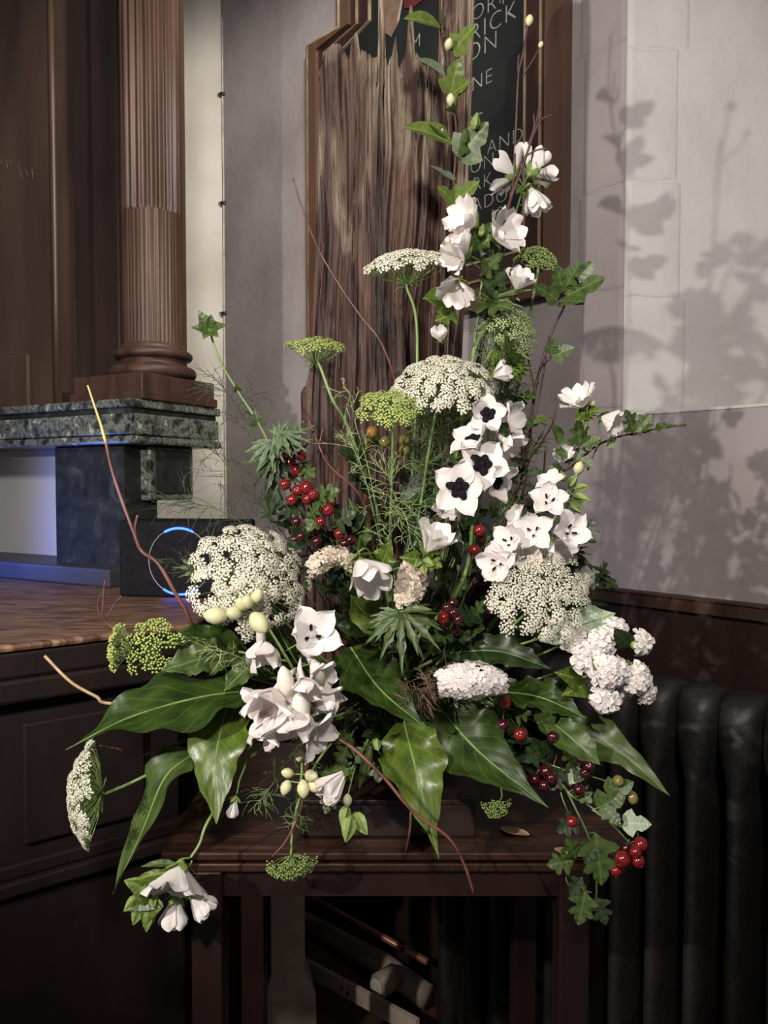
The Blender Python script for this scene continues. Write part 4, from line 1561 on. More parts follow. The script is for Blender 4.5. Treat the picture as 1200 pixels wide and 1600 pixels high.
mallow('white mallow flowers open in front of the board frame, highest white blooms', [(818, 292, 1.13), (795, 370, 1.13), (765, 470, 1.14), (720, 640, 1.16), (690, 900, 1.19), 'R'],
       [(806, 276, 1.12, (-0.45, 0.35, -0.25), 46, 72, 0.75), (828, 272, 1.11, (0.45, 0.50, -0.15), 46, 66, 0.75), (828, 292, 1.10, (0.28, -0.9, 0.22), 46, 30, 0.8)],
       leaves=[('ivy_lit', 818, 292, 1.11, 828, 305, 1.09, (0, 0.3, 1)), ('tri_lit', 815, 290, 1.11, 808, 300, 1.09, (0, 0.3, 1))])
mallow('white mallow stem with five open blooms crowding beside the cream side-on umbel', [(752, 372, 1.12), (752, 450, 1.12), (738, 560, 1.13), (700, 800, 1.17), 'R'],
       [(742, 354, 1.09, (-0.70, 0.30, 0.50), 48, 45), (772, 372, 1.09, (0.55, 0.12, 0.62), 50, 50), (728, 402, 1.08, (-0.45, 0.5, 0.5), 44, 42), (716, 438, 1.07, (-0.1, -0.78, 0.45), 44, 45), (724, 398, 1.08, (-0.75, -0.35, 0.5), 38, 45), (806, 452, 1.09, (0.25, 0.55, 0.5), 36, 45), (690, 533, 1.10, (-0.2, 0.5, 0.5), 25, 35), (770, 588, 1.05, (0.6, 0.2, 0.5), 32, 40)],
       buds=[(772, 353, 1.09, (0.3, 0.8, 0.2), 15, 'cream'), (752, 362, 1.09, (0.2, 0.8, 0.2), 18, 'green'), (760, 382, 1.09, (0.2, 0.5, 0.6), 16, 'green')],
       leaves=[('ivy_mid', 750, 385, 1.10, 735, 352, 1.08, (0, 0.3, 1)), ('haw_mid', 752, 400, 1.10, 770, 345, 1.10, (0.2, 0.3, 1)), ('haw_mid', 750, 430, 1.11, 785, 395, 1.08, (0, 0.5, 1)), ('haw_dark', 750, 455, 1.11, 800, 420, 1.08, (0, 0.5, 1)), ('palm_mid', 760, 470, 1.10, 830, 445, 1.07, (0, 0.5, 1)),
               ('haw_mid', 745, 470, 1.11, 800, 480, 1.07, (0, 0.5, 1)), ('ivy_lit', 700, 475, 1.10, 665, 465, 1.08, (0, 0.4, 1)), ('haw_lit', 715, 490, 1.10, 680, 500, 1.08, (0, 0.4, 1)), ('tri_lit', 690, 462, 1.10, 662, 464, 1.08, (0, 0.4, 1)), ('palm_mid', 770, 500, 1.11, 790, 555, 1.08, (0, 0.4, 1)), ('palm_lit', 780, 540, 1.11, 820, 575, 1.07, (0, 0.4, 1))],
       extra=[[(748, 465, 1.11), (700, 478, 1.10), (680, 470, 1.09)], [(750, 455, 1.12), (790, 452, 1.10), (812, 470, 1.09)]])
mallow('single white mallow bloom tilted upward above the cream spike', [(660, 872, 1.00), (628, 886, 1.02), (600, 905, 1.05), (585, 990, 1.12), 'R'], [(666, 862, 0.99, (0.38, 0.75, 0.40), 54, 34)],
       buds=[(652, 880, 0.99, (-0.2, -0.3, 0.8), 22, 'green'), (670, 878, 0.98, (0.4, -0.3, 0.8), 22, 'green'), (662, 890, 0.98, (0.1, -0.5, 0.8), 18, 'green')],
       leaves=[('tri_lit', 655, 875, 0.99, 625, 870, 0.98, (0, 0.4, 1)), ('haw_lit', 660, 875, 0.99, 690, 885, 0.97, (0, 0.4, 1))])
mallow('white bell shaped mallow bloom hanging open beside the cream spike', [(553, 868, 1.02), (575, 860, 1.04), (590, 920, 1.08), (600, 1040, 1.14), 'R'], [(558, 874, 1.00, (0.50, -0.62, 0.55), 68, 35, 0.95)])
mallow('pale mallow flowers out beside the wall above the hawthorn leaves', [(918, 648, 1.06), (908, 720, 1.07), (860, 850, 1.10), (760, 980, 1.16), 'R'],
       [(912, 636, 1.05, (-0.42, 0.62, 0.35), 42, 50, 0.8), (938, 652, 1.05, (0.55, -0.30, 0.45), 40, 35), (880, 715, 1.07, (-0.2, 0.3, 0.8), 24, 45)],
       buds=[(904, 732, 1.05, (0.2, 0.9, 0.3), 22, 'cream'), (925, 632, 1.05, (0.3, 0.9, 0.3), 14, 'cream'), (912, 648, 1.04, (-0.3, 0.2, 0.8), 16, 'green')],
       leaves=[('tri_lit', 918, 645, 1.05, 900, 655, 1.03, (0, 0.3, 1)), ('tri_lit', 918, 645, 1.05, 940, 640, 1.03, (0, 0.3, 1)), ('lan_lit', 918, 645, 1.05, 915, 668, 1.03, (0, 0.3, 1))])
mallow('large white mallow bloom hanging lowest of all, with green buds', [(298, 1340, 0.96), (312, 1318, 0.97), (332, 1272, 0.99), (410, 1170, 1.07), 'R'],
       [(282, 1350, 0.95, (-0.08, -0.80, 0.55), 68, 50, 1.05), (298, 1395, 0.965, (0.72, -0.62, 0.2), 48, 28), (275, 1400, 0.97, (-0.1, -0.95, 0.1), 50, 24)],
       buds=[(212, 1382, 0.95, (-0.6, 0.4, 0.3), 30, 'green'), (226, 1392, 0.94, (0.1, 0.3, 0.8), 30, 'green'), (208, 1410, 0.95, (-0.5, -0.4, 0.4), 26, 'green'), (232, 1432, 0.95, (-0.1, -1, 0.2), 34, 'green'), (216, 1426, 0.95, (-0.3, -0.8, 0.3), 28, 'green'), (240, 1405, 0.95, (0.2, -0.3, 0.8), 24, 'green')],
       leaves=[('tri_lit', 240, 1395, 0.95, 196, 1378, 0.94, (0, 0.3, 1)), ('tri_mid', 240, 1398, 0.95, 200, 1425, 0.94, (0, 0.3, 1)), ('tri_lit', 240, 1400, 0.95, 222, 1450, 0.94, (0, 0.3, 1)), ('lan_lit', 285, 1362, 0.96, 205, 1368, 0.95, (0, 0.8, 0.5)), ('lan_mid', 280, 1350, 0.96, 220, 1348, 0.95, (0, 0.8, 0.5))],
       extra=[[(230, 1400, 0.95), (255, 1395, 0.955), (285, 1375, 0.96), (300, 1345, 0.962)]], r0=0.0018)
mallow('white mallow bloom hanging sideways over the table above green buds', [(546, 1208, 0.98), (556, 1190, 0.99), (572, 1162, 1.02), (600, 1100, 1.10), 'R'],
       [(540, 1206, 0.97, (-0.62, -0.55, 0.45), 54, 30)],
       buds=[(538, 1272, 0.96, (-0.2, -0.8, 0.4), 28, 'green'), (562, 1284, 0.96, (0.5, -0.6, 0.5), 34, 'green'), (545, 1292, 0.95, (-0.2, -0.9, 0.4), 34, 'green'), (543, 1250, 0.97, (0, -1, 0.2), 20, 'cream'), (588, 1162, 0.99, (0.2, -0.4, 0.8), 22, 'green')],
       extra=[[(544, 1280, 0.96), (543, 1250, 0.97), (549, 1220, 0.98), (556, 1195, 0.99)]], leaves=[('lan_mid', 548, 1200, 0.98, 508, 1262, 0.98, (0, 0.4, 1)), ('lan_mid', 580, 1165, 1.0, 560, 1235, 0.99, (0, 0.4, 1))])
mallow('small closed blush mallow bud hanging beside the bright leaf tip', [(370, 1240, 0.97), (380, 1205, 1.00), (420, 1140, 1.08), 'R'], [(368, 1246, 0.97, (-0.2, -1, 0.2), 32, 14, 0.7)], r0=0.001)


# ---- delphinium spikes
def delph(label, stem, flowers, buds=(), extra=(), r0=0.0016, r1=0.0034, eye='eye', leaves=()):
    t = sprout('white_delphinium', label, 'flower')
    cs = stems(t, [(stem, r0, r1)] + [(e, 0.0010, 0.0014) for e in extra])
    ends = []
    for (px, py, Y, face, L, op, kind, ey) in flowers:
        c = P(px, py, Y)
        f = fv(*face)
        put_flower(t, kind, c, f, L * 1.08 * Y / 1200, op, random.uniform(0, 6), eye=ey, wide=0.96)
        ends.append(c - f * 0.005)
    for (px, py, Y, d, L, kind) in buds:
        c = P(px, py, Y)
        put_bud(t, kind, c, fv(*d), L * Y / 1200)
        ends.append(c - fv(*d) * 0.4 * L * Y / 1200)
    pedicels(t, cs, ends, 0.0010)
    for (kind, px, py, Y, tx, ty, tY, nr) in leaves:
        put_leaf(t, kind, P(px, py, Y), P(tx, ty, tY), fv(*nr))
    return t


delph('white delphinium spike with black eyed flowers in front of the dark centre', [(768, 632, 1.06), (758, 720, 1.06), (742, 800, 1.07), (712, 930, 1.12), 'R'],
      [(761, 648, 1.03, (-0.05, 0.15, 1), 33, 62, 'delph', 'eye'), (790, 655, 1.04, (0.75, 0.1, 0.5), 36, 50, 'delph', None), (740, 692, 1.02, (-0.35, 0.65, 0.55), 38, 60, 'delph', 'eye'), (788, 688, 1.03, (0.55, -0.35, 0.5), 34, 50, 'delph', None),
       (752, 727, 1.01, (0.12, 0.25, 0.95), 44, 68, 'delph', 'eye'), (718, 762, 1.0, (-0.15, 0.0, 1), 44, 68, 'delph', 'eye'), (772, 752, 1.02, (0.65, -0.25, 0.6), 36, 60, 'delph', 'eye'), (702, 785, 1.03, (-0.4, -0.5, 0.6), 28, 55, 'blush', None)],
      buds=[(768, 622, 1.06, (0, 1, 0.2), 16, 'green')], r1=0.0042)
delph('white delphinium spike leaning out to the wall behind the open lace umbel', [(905, 735, 1.05), (888, 765, 1.05), (862, 820, 1.06), (800, 930, 1.10), (720, 1030, 1.16), 'R'],
      [(857, 785, 1.02, (-0.15, 0.55, 0.8), 33, 62, 'delph', 'slim'), (886, 830, 1.01, (0.35, 0.12, 0.92), 36, 62, 'delph', 'slim'), (834, 832, 1.01, (-0.30, 0.30, 0.9), 34, 62, 'delph', 'slim'), (797, 848, 1.01, (-0.50, 0.35, 0.75), 31, 60, 'delph', 'slim'),
       (778, 880, 1.01, (-0.45, -0.1, 0.85), 36, 60, 'blush', 'slim'), (862, 758, 1.04, (-0.35, 0.7, 0.5), 26, 50, 'delph', None), (812, 810, 1.04, (-0.7, 0.5, 0.4), 24, 50, 'delph', None), (868, 855, 1.02, (0.3, -0.3, 0.9), 34, 60, 'blush', None), (820, 862, 1.02, (-0.1, -0.3, 0.9), 32, 60, 'blush', None)],
      buds=[(907, 778, 1.04, (0.6, -0.2, 0.5), 24, 'green'), (900, 792, 1.04, (0.4, -0.5, 0.5), 22, 'green'), (894, 752, 1.04, (0.4, 0.6, 0.5), 20, 'green'), (880, 745, 1.05, (-0.4, 0.7, 0.4), 18, 'green'), (908, 762, 1.04, (0.7, 0.2, 0.4), 18, 'green')],
      leaves=[('haw_mid', 888, 850, 1.05, 920, 830, 1.03, (0, 0.4, 1)), ('palm_dark', 890, 860, 1.06, 925, 880, 1.04, (0, 0.4, 1)), ('haw_dark', 885, 880, 1.06, 930, 920, 1.04, (0, 0.4, 1))])
delph('drooping white delphinium spike with large blooms before the glossy leaves', [(392, 952, 1.02), (415, 975, 1.02), (455, 1040, 1.01), (500, 1120, 1.03), (560, 1110, 1.10), 'R'],
      [(487, 992, 0.97, (0.15, 0.30, 0.92), 50, 50, 'delph', 'slim'), (408, 998, 0.99, (0.12, -0.85, 0.40), 52, 34, 'delph', None), (492, 1040, 0.97, (0.55, -0.45, 0.5), 42, 38, 'delph', None), (500, 1075, 0.97, (0.5, -0.6, 0.45), 42, 34, 'delph', None),
       (438, 1075, 0.94, (-0.38, -0.55, 0.55), 66, 36, 'blush', None), (458, 1098, 0.93, (0.1, -0.85, 0.5), 66, 32, 'blush', None), (412, 1092, 0.95, (-0.80, -0.15, 0.5), 40, 48, 'blush', 'slim'), (480, 1140, 0.94, (0.75, -0.25, 0.45), 48, 48, 'delph', None), (425, 1115, 0.94, (-0.3, -0.9, 0.4), 52, 28, 'blush', None), (470, 1060, 0.94, (0.3, -0.5, 0.7), 44, 40, 'blush', None)],
      buds=[(338, 962, 0.98, (-0.9, 0.1, 0.3), 38, 'cream'), (366, 958, 0.98, (-0.4, 0.2, 0.8), 30, 'cream'), (378, 944, 0.98, (-0.1, 0.6, 0.6), 28, 'cream'), (387, 941, 0.98, (0.1, 0.5, 0.8), 28, 'cream'), (402, 932, 0.98, (0.4, 0.8, 0.4), 26, 'cream'), (404, 972, 0.97, (0.6, -0.6, 0.5), 40, 'cream'), (446, 1066, 0.928, (-0.15, 1, 0.1), 50, 'petal'), (470, 1108, 0.922, (-0.2, 1, 0.1), 54, 'petal'), (496, 1050, 0.955, (-0.3, 1, 0.2), 42, 'petal')])
delph('stub of cream delphinium buds dangling under the white blooms', [(470, 1228, 0.965), (472, 1200, 0.97), (475, 1165, 0.98), (500, 1120, 1.03), 'R'], [],
      buds=[(486, 1212, 0.96, (0.6, 0.1, 0.6), 26, 'cream'), (490, 1228, 0.96, (0.7, -0.3, 0.5), 26, 'cream'), (474, 1232, 0.955, (0.1, -0.9, 0.4), 28, 'cream'), (450, 1208, 0.965, (-0.7, 0.3, 0.4), 22, 'cream'), (447, 1230, 0.965, (-0.3, -0.8, 0.4), 24, 'cream'), (468, 1180, 0.97, (0, -0.5, 0.8), 22, 'cream')], r1=0.003)


# ---- small-flowered heads
def mini_mesh(mname, seed=0, n=5):
    rd = random.Random(seed)
    mb = MB()
    for k in range(n):
        a = 2 * PI * k / n + rd.uniform(-0.15, 0.15)
        d, t = V((math.cos(a), math.sin(a), 0)), V((-math.sin(a), math.cos(a), 0))
        l = rd.uniform(0.85, 1.1)
        cz = rd.uniform(0.0, 0.35)
        vs = [d * 0.04, d * 0.4 * l - t * 0.28 + V((0, 0, 0.10)), d * 0.45 * l + V((0, 0, 0.05)), d * 0.4 * l + t * 0.28 + V((0, 0, 0.10)), d * 0.85 * l - t * 0.36 + V((0, 0, cz)), d * l + V((0, 0, cz - 0.06)), d * 0.85 * l + t * 0.36 + V((0, 0, cz))]
        mb.add(vs, [(0, 2, 1), (0, 3, 2), (1, 2, 5, 4), (2, 3, 6, 5)])
    mb.lathe([(0, -0.3), (0.09, -0.25), (0.10, 0.02), (0, 0.06)], seg=6)
    return mb.mesh('floret', mname)


MINI = {'phlox': [mini_mesh('petal', k) for k in range(4)], 'aged': [mini_mesh('petal_aged', 10 + k, 4) for k in range(4)]}


def spike(label, path, rpx, n, kind, fpx, back, cat='flower', seed=0, taper=True, name='flower_spike'):
    t = sprout(name, label, cat)
    p = pts3(path)
    c = crom(p, 14)
    part('stem', MB().tube(c + [P(*q) if q != 'R' else root() for q in back], 0.0018, 6), 'stem_dark', t)
    rd = random.Random(seed)
    Y0 = p[0].y
    for k in range(n):
        u = rd.random()
        i = min(int(u * 13), 12)
        b = c[i].lerp(c[i + 1], u * 13 - i)
        tg = (c[i + 1] - c[i]).normalized()
        a = tg.orthogonal().normalized()
        th = rd.uniform(0, 2 * PI)
        d = Mx.Rotation(th, 3, tg) @ a
        if d.y > 0.55:
            d.y *= -1
        r = rpx * Y0 / 1200 * (math.sin(PI * (0.15 + 0.75 * u)) ** 0.6 if taper else 1) * rd.uniform(0.8, 1.0)
        link('floret', rd.choice(MINI[kind]), t, frame_z(b + d * r, (d + tg * 0.2).normalized(), rd.uniform(0, 6)) @ S(fpx * Y0 / 1200 * rd.uniform(0.8, 1.15)))
    return t


def cluster(t, px, py, Y, rpx, n, kind, fpx, face, seed=0):
    rd = random.Random(seed)
    c = P(px, py, Y)
    A = frame_z(c, fv(*face)).to_3x3()
    r = rpx * Y / 1200
    for k in range(n):
        q = math.sqrt((k + 0.5) / n)
        a = k * 2.39996
        d = A @ V((q * math.cos(a), q * math.sin(a), math.sqrt(max(0.05, 1.15 - q * q)))).normalized()
        link('floret', rd.choice(MINI[kind]), t, frame_z(c + d * r * rd.uniform(0.9, 1.05), d, rd.uniform(0, 6)) @ S(fpx * Y / 1200 * rd.uniform(0.85, 1.15)))
    part('core', MB().lathe([(0, -r * .8), (r * .6, -r * .5), (r * .78, 0), (r * .6, r * .55), (0, r * .8)], c=c, seg=10), 'bud_green', t)


spike('faded cream flower spike arching out to the white bell bloom', [(483, 893, 0.99), (505, 874, 0.99), (530, 868, 1.0), (556, 886, 1.01)], 15, 120, 'aged', 9, [(560, 930, 1.06), 'R'], seed=1)
spike('faded cream flower spike hanging upright under the tilted mallow bloom', [(652, 878, 1.02), (645, 905, 1.02), (632, 945, 1.02)], 25, 150, 'aged', 10, [(630, 1000, 1.1), 'R'], seed=2)
spike('cream flower spike lying above the brown withered tuft', [(688, 1068, 0.98), (735, 1062, 0.98), (786, 1066, 0.99)], 29, 190, 'phlox', 9.5, [(760, 1080, 1.06), 'R'], seed=3)
t = sprout('white_phlox', 'dense white phlox head beside the radiator top', 'flower')
for k, (px, py, Y, r, n, fc) in enumerate([(918, 1030, 0.99, 24, 20, (-0.3, 0.3, 0.9)), (948, 1048, 0.97, 28, 26, (0.0, 0.1, 1)), (945, 1088, 0.98, 24, 22, (-0.1, -0.5, 0.9)), (988, 1058, 0.98, 26, 24, (0.5, 0.1, 0.8)), (1004, 1080, 0.99, 15, 12, (0.7, -0.3, 0.6)), (938, 1005, 1.0, 20, 16, (-0.1, 0.6, 0.7)), (960, 985, 1.01, 17, 14, (0.2, 0.8, 0.5))]):
    cluster(t, px, py, Y, r * 0.92, int(n * 0.8), 'phlox', 14, fc, k)
stems(t, [([(945, 1050, 1.01), (900, 1060, 1.05), (760, 1080, 1.13), 'R'], 0.0018, 0.0026)] + [([(px, py, Y + 0.02), (930, 1052, 1.03)], 0.0009, 0.0011) for px, py, Y in ((918, 1030, 0.99), (945, 1088, 0.98), (988, 1058, 0.98), (1004, 1080, 0.99), (938, 1005, 1.0), (960, 985, 1.01))], 'stem')
for q in ((905, 1062, 1.01, 870, 1050, 0.99), (915, 1070, 1.01, 880, 1085, 0.99), (965, 1040, 0.99, 985, 1035, 0.965), (935, 1030, 0.98, 930, 1045, 0.95)):
    put_leaf(t, 'tri_lit', P(*q[:3]), P(*q[3:]), fv(0, 0.4, 1))
t = sprout('white_phlox', 'white phlox head turned away at the outer side of the denser one', 'flower')
cluster(t, 996, 1004, 1.0, 17, 14, 'phlox', 13.5, (0.75, 0.1, 0.6), 21)
stems(t, [([(990, 1006, 1.02), (950, 1020, 1.06), (800, 1070, 1.13), 'R'], 0.0014, 0.0022)])
put_leaf(t, 'oval_dark', P(985, 1010, 1.0), P(962, 985, 0.98), fv(-0.4, 0.2, 1))
t = sprout('white_phlox', 'small white phlox head half under the pale leaf', 'flower')
cluster(t, 892, 996, 1.02, 22, 18, 'phlox', 13, (0, 0.2, 1), 22)
stems(t, [([(888, 1000, 1.04), (850, 1020, 1.07), (740, 1060, 1.14), 'R'], 0.0014, 0.0022)])

# ---- glossy broad leaves
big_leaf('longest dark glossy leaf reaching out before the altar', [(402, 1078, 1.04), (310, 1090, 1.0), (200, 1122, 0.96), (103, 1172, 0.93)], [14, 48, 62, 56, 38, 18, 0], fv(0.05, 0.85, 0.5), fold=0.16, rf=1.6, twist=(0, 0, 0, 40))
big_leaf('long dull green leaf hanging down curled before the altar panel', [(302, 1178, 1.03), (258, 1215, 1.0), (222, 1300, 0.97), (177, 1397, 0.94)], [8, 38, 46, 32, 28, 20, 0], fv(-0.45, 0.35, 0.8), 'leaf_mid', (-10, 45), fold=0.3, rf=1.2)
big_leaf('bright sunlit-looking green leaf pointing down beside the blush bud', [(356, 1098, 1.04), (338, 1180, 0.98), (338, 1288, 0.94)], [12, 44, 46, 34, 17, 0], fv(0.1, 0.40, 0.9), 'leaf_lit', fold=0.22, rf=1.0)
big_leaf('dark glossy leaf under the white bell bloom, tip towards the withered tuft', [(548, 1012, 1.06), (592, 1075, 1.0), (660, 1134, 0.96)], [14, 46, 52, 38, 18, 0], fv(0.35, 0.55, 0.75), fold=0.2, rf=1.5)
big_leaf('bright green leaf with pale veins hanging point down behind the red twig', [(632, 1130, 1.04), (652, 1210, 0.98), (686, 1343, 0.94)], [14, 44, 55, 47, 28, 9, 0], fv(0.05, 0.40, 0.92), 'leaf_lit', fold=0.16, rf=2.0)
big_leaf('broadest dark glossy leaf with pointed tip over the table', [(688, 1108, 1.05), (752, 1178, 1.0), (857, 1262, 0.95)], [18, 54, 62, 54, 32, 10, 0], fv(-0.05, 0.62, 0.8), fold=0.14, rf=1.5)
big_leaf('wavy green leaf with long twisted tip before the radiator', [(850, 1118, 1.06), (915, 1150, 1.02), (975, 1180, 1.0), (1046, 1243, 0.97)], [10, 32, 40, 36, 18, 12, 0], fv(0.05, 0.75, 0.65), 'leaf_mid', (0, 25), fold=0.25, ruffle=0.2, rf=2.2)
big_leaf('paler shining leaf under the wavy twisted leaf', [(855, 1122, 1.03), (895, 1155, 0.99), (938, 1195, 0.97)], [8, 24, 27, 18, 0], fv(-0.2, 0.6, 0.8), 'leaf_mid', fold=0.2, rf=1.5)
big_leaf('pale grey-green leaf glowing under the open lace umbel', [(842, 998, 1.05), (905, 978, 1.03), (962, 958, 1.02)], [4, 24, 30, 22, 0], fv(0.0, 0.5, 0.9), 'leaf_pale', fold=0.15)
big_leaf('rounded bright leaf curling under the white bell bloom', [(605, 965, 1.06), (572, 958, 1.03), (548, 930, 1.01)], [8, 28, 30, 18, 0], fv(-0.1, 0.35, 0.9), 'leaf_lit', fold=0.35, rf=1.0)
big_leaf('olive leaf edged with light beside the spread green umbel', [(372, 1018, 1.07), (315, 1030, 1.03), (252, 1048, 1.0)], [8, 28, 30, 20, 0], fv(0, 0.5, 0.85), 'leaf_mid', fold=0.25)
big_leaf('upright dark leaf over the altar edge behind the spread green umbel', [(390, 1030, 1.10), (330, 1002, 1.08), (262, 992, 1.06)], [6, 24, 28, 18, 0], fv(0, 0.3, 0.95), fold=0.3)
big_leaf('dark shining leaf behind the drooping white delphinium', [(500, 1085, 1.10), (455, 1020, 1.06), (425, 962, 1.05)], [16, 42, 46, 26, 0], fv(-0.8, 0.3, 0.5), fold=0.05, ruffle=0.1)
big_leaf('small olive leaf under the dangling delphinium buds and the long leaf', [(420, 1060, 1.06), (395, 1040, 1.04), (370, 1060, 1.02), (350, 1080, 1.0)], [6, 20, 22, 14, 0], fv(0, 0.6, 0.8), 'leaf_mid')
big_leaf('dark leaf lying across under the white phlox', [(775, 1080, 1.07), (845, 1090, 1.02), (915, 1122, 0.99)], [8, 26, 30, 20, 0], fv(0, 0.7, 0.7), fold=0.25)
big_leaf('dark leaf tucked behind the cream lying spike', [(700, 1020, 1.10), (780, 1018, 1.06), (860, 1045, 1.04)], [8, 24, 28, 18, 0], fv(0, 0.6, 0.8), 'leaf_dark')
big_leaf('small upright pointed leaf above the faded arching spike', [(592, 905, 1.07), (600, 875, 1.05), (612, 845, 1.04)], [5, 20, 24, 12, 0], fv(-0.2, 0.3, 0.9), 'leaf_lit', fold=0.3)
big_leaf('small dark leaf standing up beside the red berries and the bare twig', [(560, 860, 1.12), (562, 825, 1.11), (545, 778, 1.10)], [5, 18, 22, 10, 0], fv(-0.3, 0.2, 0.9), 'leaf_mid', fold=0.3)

# ---- ivy up the timber, hawthorn, berries, twigs
def branch(label, name, cat, st, leaves=(), berries=(), mname='twig_brown', r0=0.0010, r1=0.0022, buds=(), group=None, sag=0.0, pm=None):
    t = sprout(name, label, cat, group)
    cs = stems(t, [(p, r0 if i == 0 else r0 * 0.8, r1 if i == 0 else r1 * 0.55) for i, p in enumerate(st)], mname)
    ends = []
    for (kind, px, py, Y, tx, ty, tY, nr) in leaves:
        b = P(px, py, Y)
        put_leaf(t, kind, b, P(tx, ty, tY), fv(*nr))
        ends.append(b)
    if ends:
        pedicels(t, cs, ends, 0.0006, pm or mname, 'leaf_stalk')
    be = []
    rd = random.Random(len(label))
    for (px, py, Y, r, kind) in berries:
        c = P(px, py, Y)
        q = nearest(cs, c)
        d = (c - q).normalized() if (c - q).length > 0.004 else V((0, 0, -1))
        d = (d + V((rd.uniform(-.5, .5), -0.45, rd.uniform(-.7, .2)))).normalized()
        link('berry', BERRY[kind], t, frame_z(c, d, rd.uniform(0, 6)) @ S(2 * r * Y / 1200))
        be.append(c - d * r * Y / 1200 * 0.9)
    if be:
        pedicels(t, cs, be, 0.0006, pm or mname, 'berry_stalk', sag)
    for (px, py, Y, d, L, kind) in buds:
        put_bud(t, kind, P(px, py, Y), fv(*d), L * Y / 1200)
    return t


F = (0, 0.35, 1)
branch('tall leafy ivy stem climbing the front of the weathered timber', 'ivy_stem', 'foliage',
       [[(690, -60, 1.22), (688, 40, 1.22), (702, 130, 1.21), (713, 205, 1.20), (708, 300, 1.19), (703, 420, 1.18), (690, 700, 1.19), 'R'], [(700, 0, 1.22), (694, 60, 1.22)], [(730, 60, 1.20), (712, 100, 1.21), (703, 140, 1.21)], [(752, 200, 1.18), (735, 222, 1.19), (712, 260, 1.20)]],
       [('oval_ivy', 690, 42, 1.21, 634, 22, 1.18, (0.1, 0.5, 0.9)), ('oval_ivy', 692, 48, 1.21, 690, 15, 1.19, (0.6, 0.3, 0.8)), ('ivy_ivy', 708, 80, 1.20, 742, 38, 1.18, (0.1, 0.4, 0.9)), ('oval_pale', 697, 120, 1.20, 652, 86, 1.19, (-0.1, 1, 0.2)), ('lan_pale', 694, 118, 1.20, 690, 88, 1.19, (-0.8, 0.4, 0.5)),
        ('ivy_ivy', 705, 145, 1.20, 716, 92, 1.17, (0.0, 0.3, 0.95)), ('ivy_ivy', 702, 150, 1.20, 735, 125, 1.17, (0.0, 0.3, 0.95)), ('oval_ivy', 708, 225, 1.19, 634, 190, 1.17, (0.0, 0.6, 0.8)), ('oval_ivy', 700, 215, 1.19, 672, 188, 1.18, (0.3, 0.5, 0.8)), ('ivy_mid', 720, 245, 1.19, 762, 190, 1.16, (0.2, 0.3, 0.9)), ('ivy_mid', 715, 240, 1.19, 728, 200, 1.17, (-0.5, 0.3, 0.8)),
        ('ivy_pale', 708, 280, 1.18, 672, 256, 1.17, (0.0, 1, 0.25)), ('ivy_ivy', 710, 318, 1.18, 684, 290, 1.16, (0, 0.4, 0.9)), ('ivy_ivy', 712, 315, 1.18, 748, 282, 1.16, (0, 0.4, 0.9)), ('tri_ivy', 704, 175, 1.20, 716, 160, 1.18, (0.3, 0.5, 0.8))],
       mname='twig_brown', r0=0.0014, r1=0.0026, buds=[(701, 70, 1.19, (0.2, 0.6, 0.7), 18, 'cream'), (690, 205, 1.19, (0.2, 0.6, 0.7), 8, 'cream'), (742, 192, 1.16, (0.2, 0.9, 0.5), 22, 'green'), (704, 156, 1.19, (0, 1, 0.2), 18, 'cream')], pm='stem')
branch('hawthorn branch rising by the wall with lobed leaves at its top', 'hawthorn_branch', 'foliage',
       [[(890, 450, 1.13), (880, 482, 1.13), (862, 520, 1.13), (838, 600, 1.13), (826, 690, 1.13), (806, 770, 1.14), (740, 920, 1.18), 'R'], [(858, 525, 1.12), (848, 590, 1.12), (838, 640, 1.12), (822, 700, 1.12), (816, 780, 1.13)], [(812, 500, 1.13), (825, 560, 1.13), (836, 610, 1.13)], [(860, 560, 1.11), (845, 575, 1.12), (840, 600, 1.12)],
        [(868, 622, 1.09), (864, 660, 1.09), (840, 700, 1.10), (826, 722, 1.11), (815, 780, 1.13)], [(793, 668, 1.10), (810, 690, 1.10), (827, 722, 1.11)], [(852, 700, 1.09), (850, 735, 1.10), (846, 760, 1.11)]],
       [('ivy_mid', 886, 462, 1.12, 945, 432, 1.10, (0, 0.5, 0.9)), ('ivy_mid', 880, 455, 1.12, 868, 412, 1.11, (0, 0.4, 0.9)), ('haw_mid', 888, 450, 1.12, 928, 408, 1.11, (0.4, 0.5, 0.8)), ('ivy_mid', 878, 470, 1.12, 912, 470, 1.09, (0, 0.5, 0.9)), ('haw_mid', 884, 448, 1.12, 905, 410, 1.10, (-0.4, 0.4, 0.8)), ('ivy_mid', 870, 468, 1.11, 835, 445, 1.10, (0, 0.5, 0.9)),
        ('ivy_mid', 860, 552, 1.10, 868, 528, 1.09, (0, 0.3, 1)), ('ivy_mid', 864, 556, 1.10, 898, 542, 1.09, (0, 0.3, 1)), ('oval_ivy', 856, 652, 1.09, 834, 660, 1.08, (0, 0.6, 0.8)), ('oval_mid', 866, 662, 1.09, 876, 694, 1.07, (0.4, 0.2, 0.8)), ('oval_mid', 842, 660, 1.10, 812, 662, 1.09, (0, 0.5, 0.8)), ('haw_dark', 818, 680, 1.12, 790, 700, 1.10, F)], r0=0.0016, r1=0.0028)
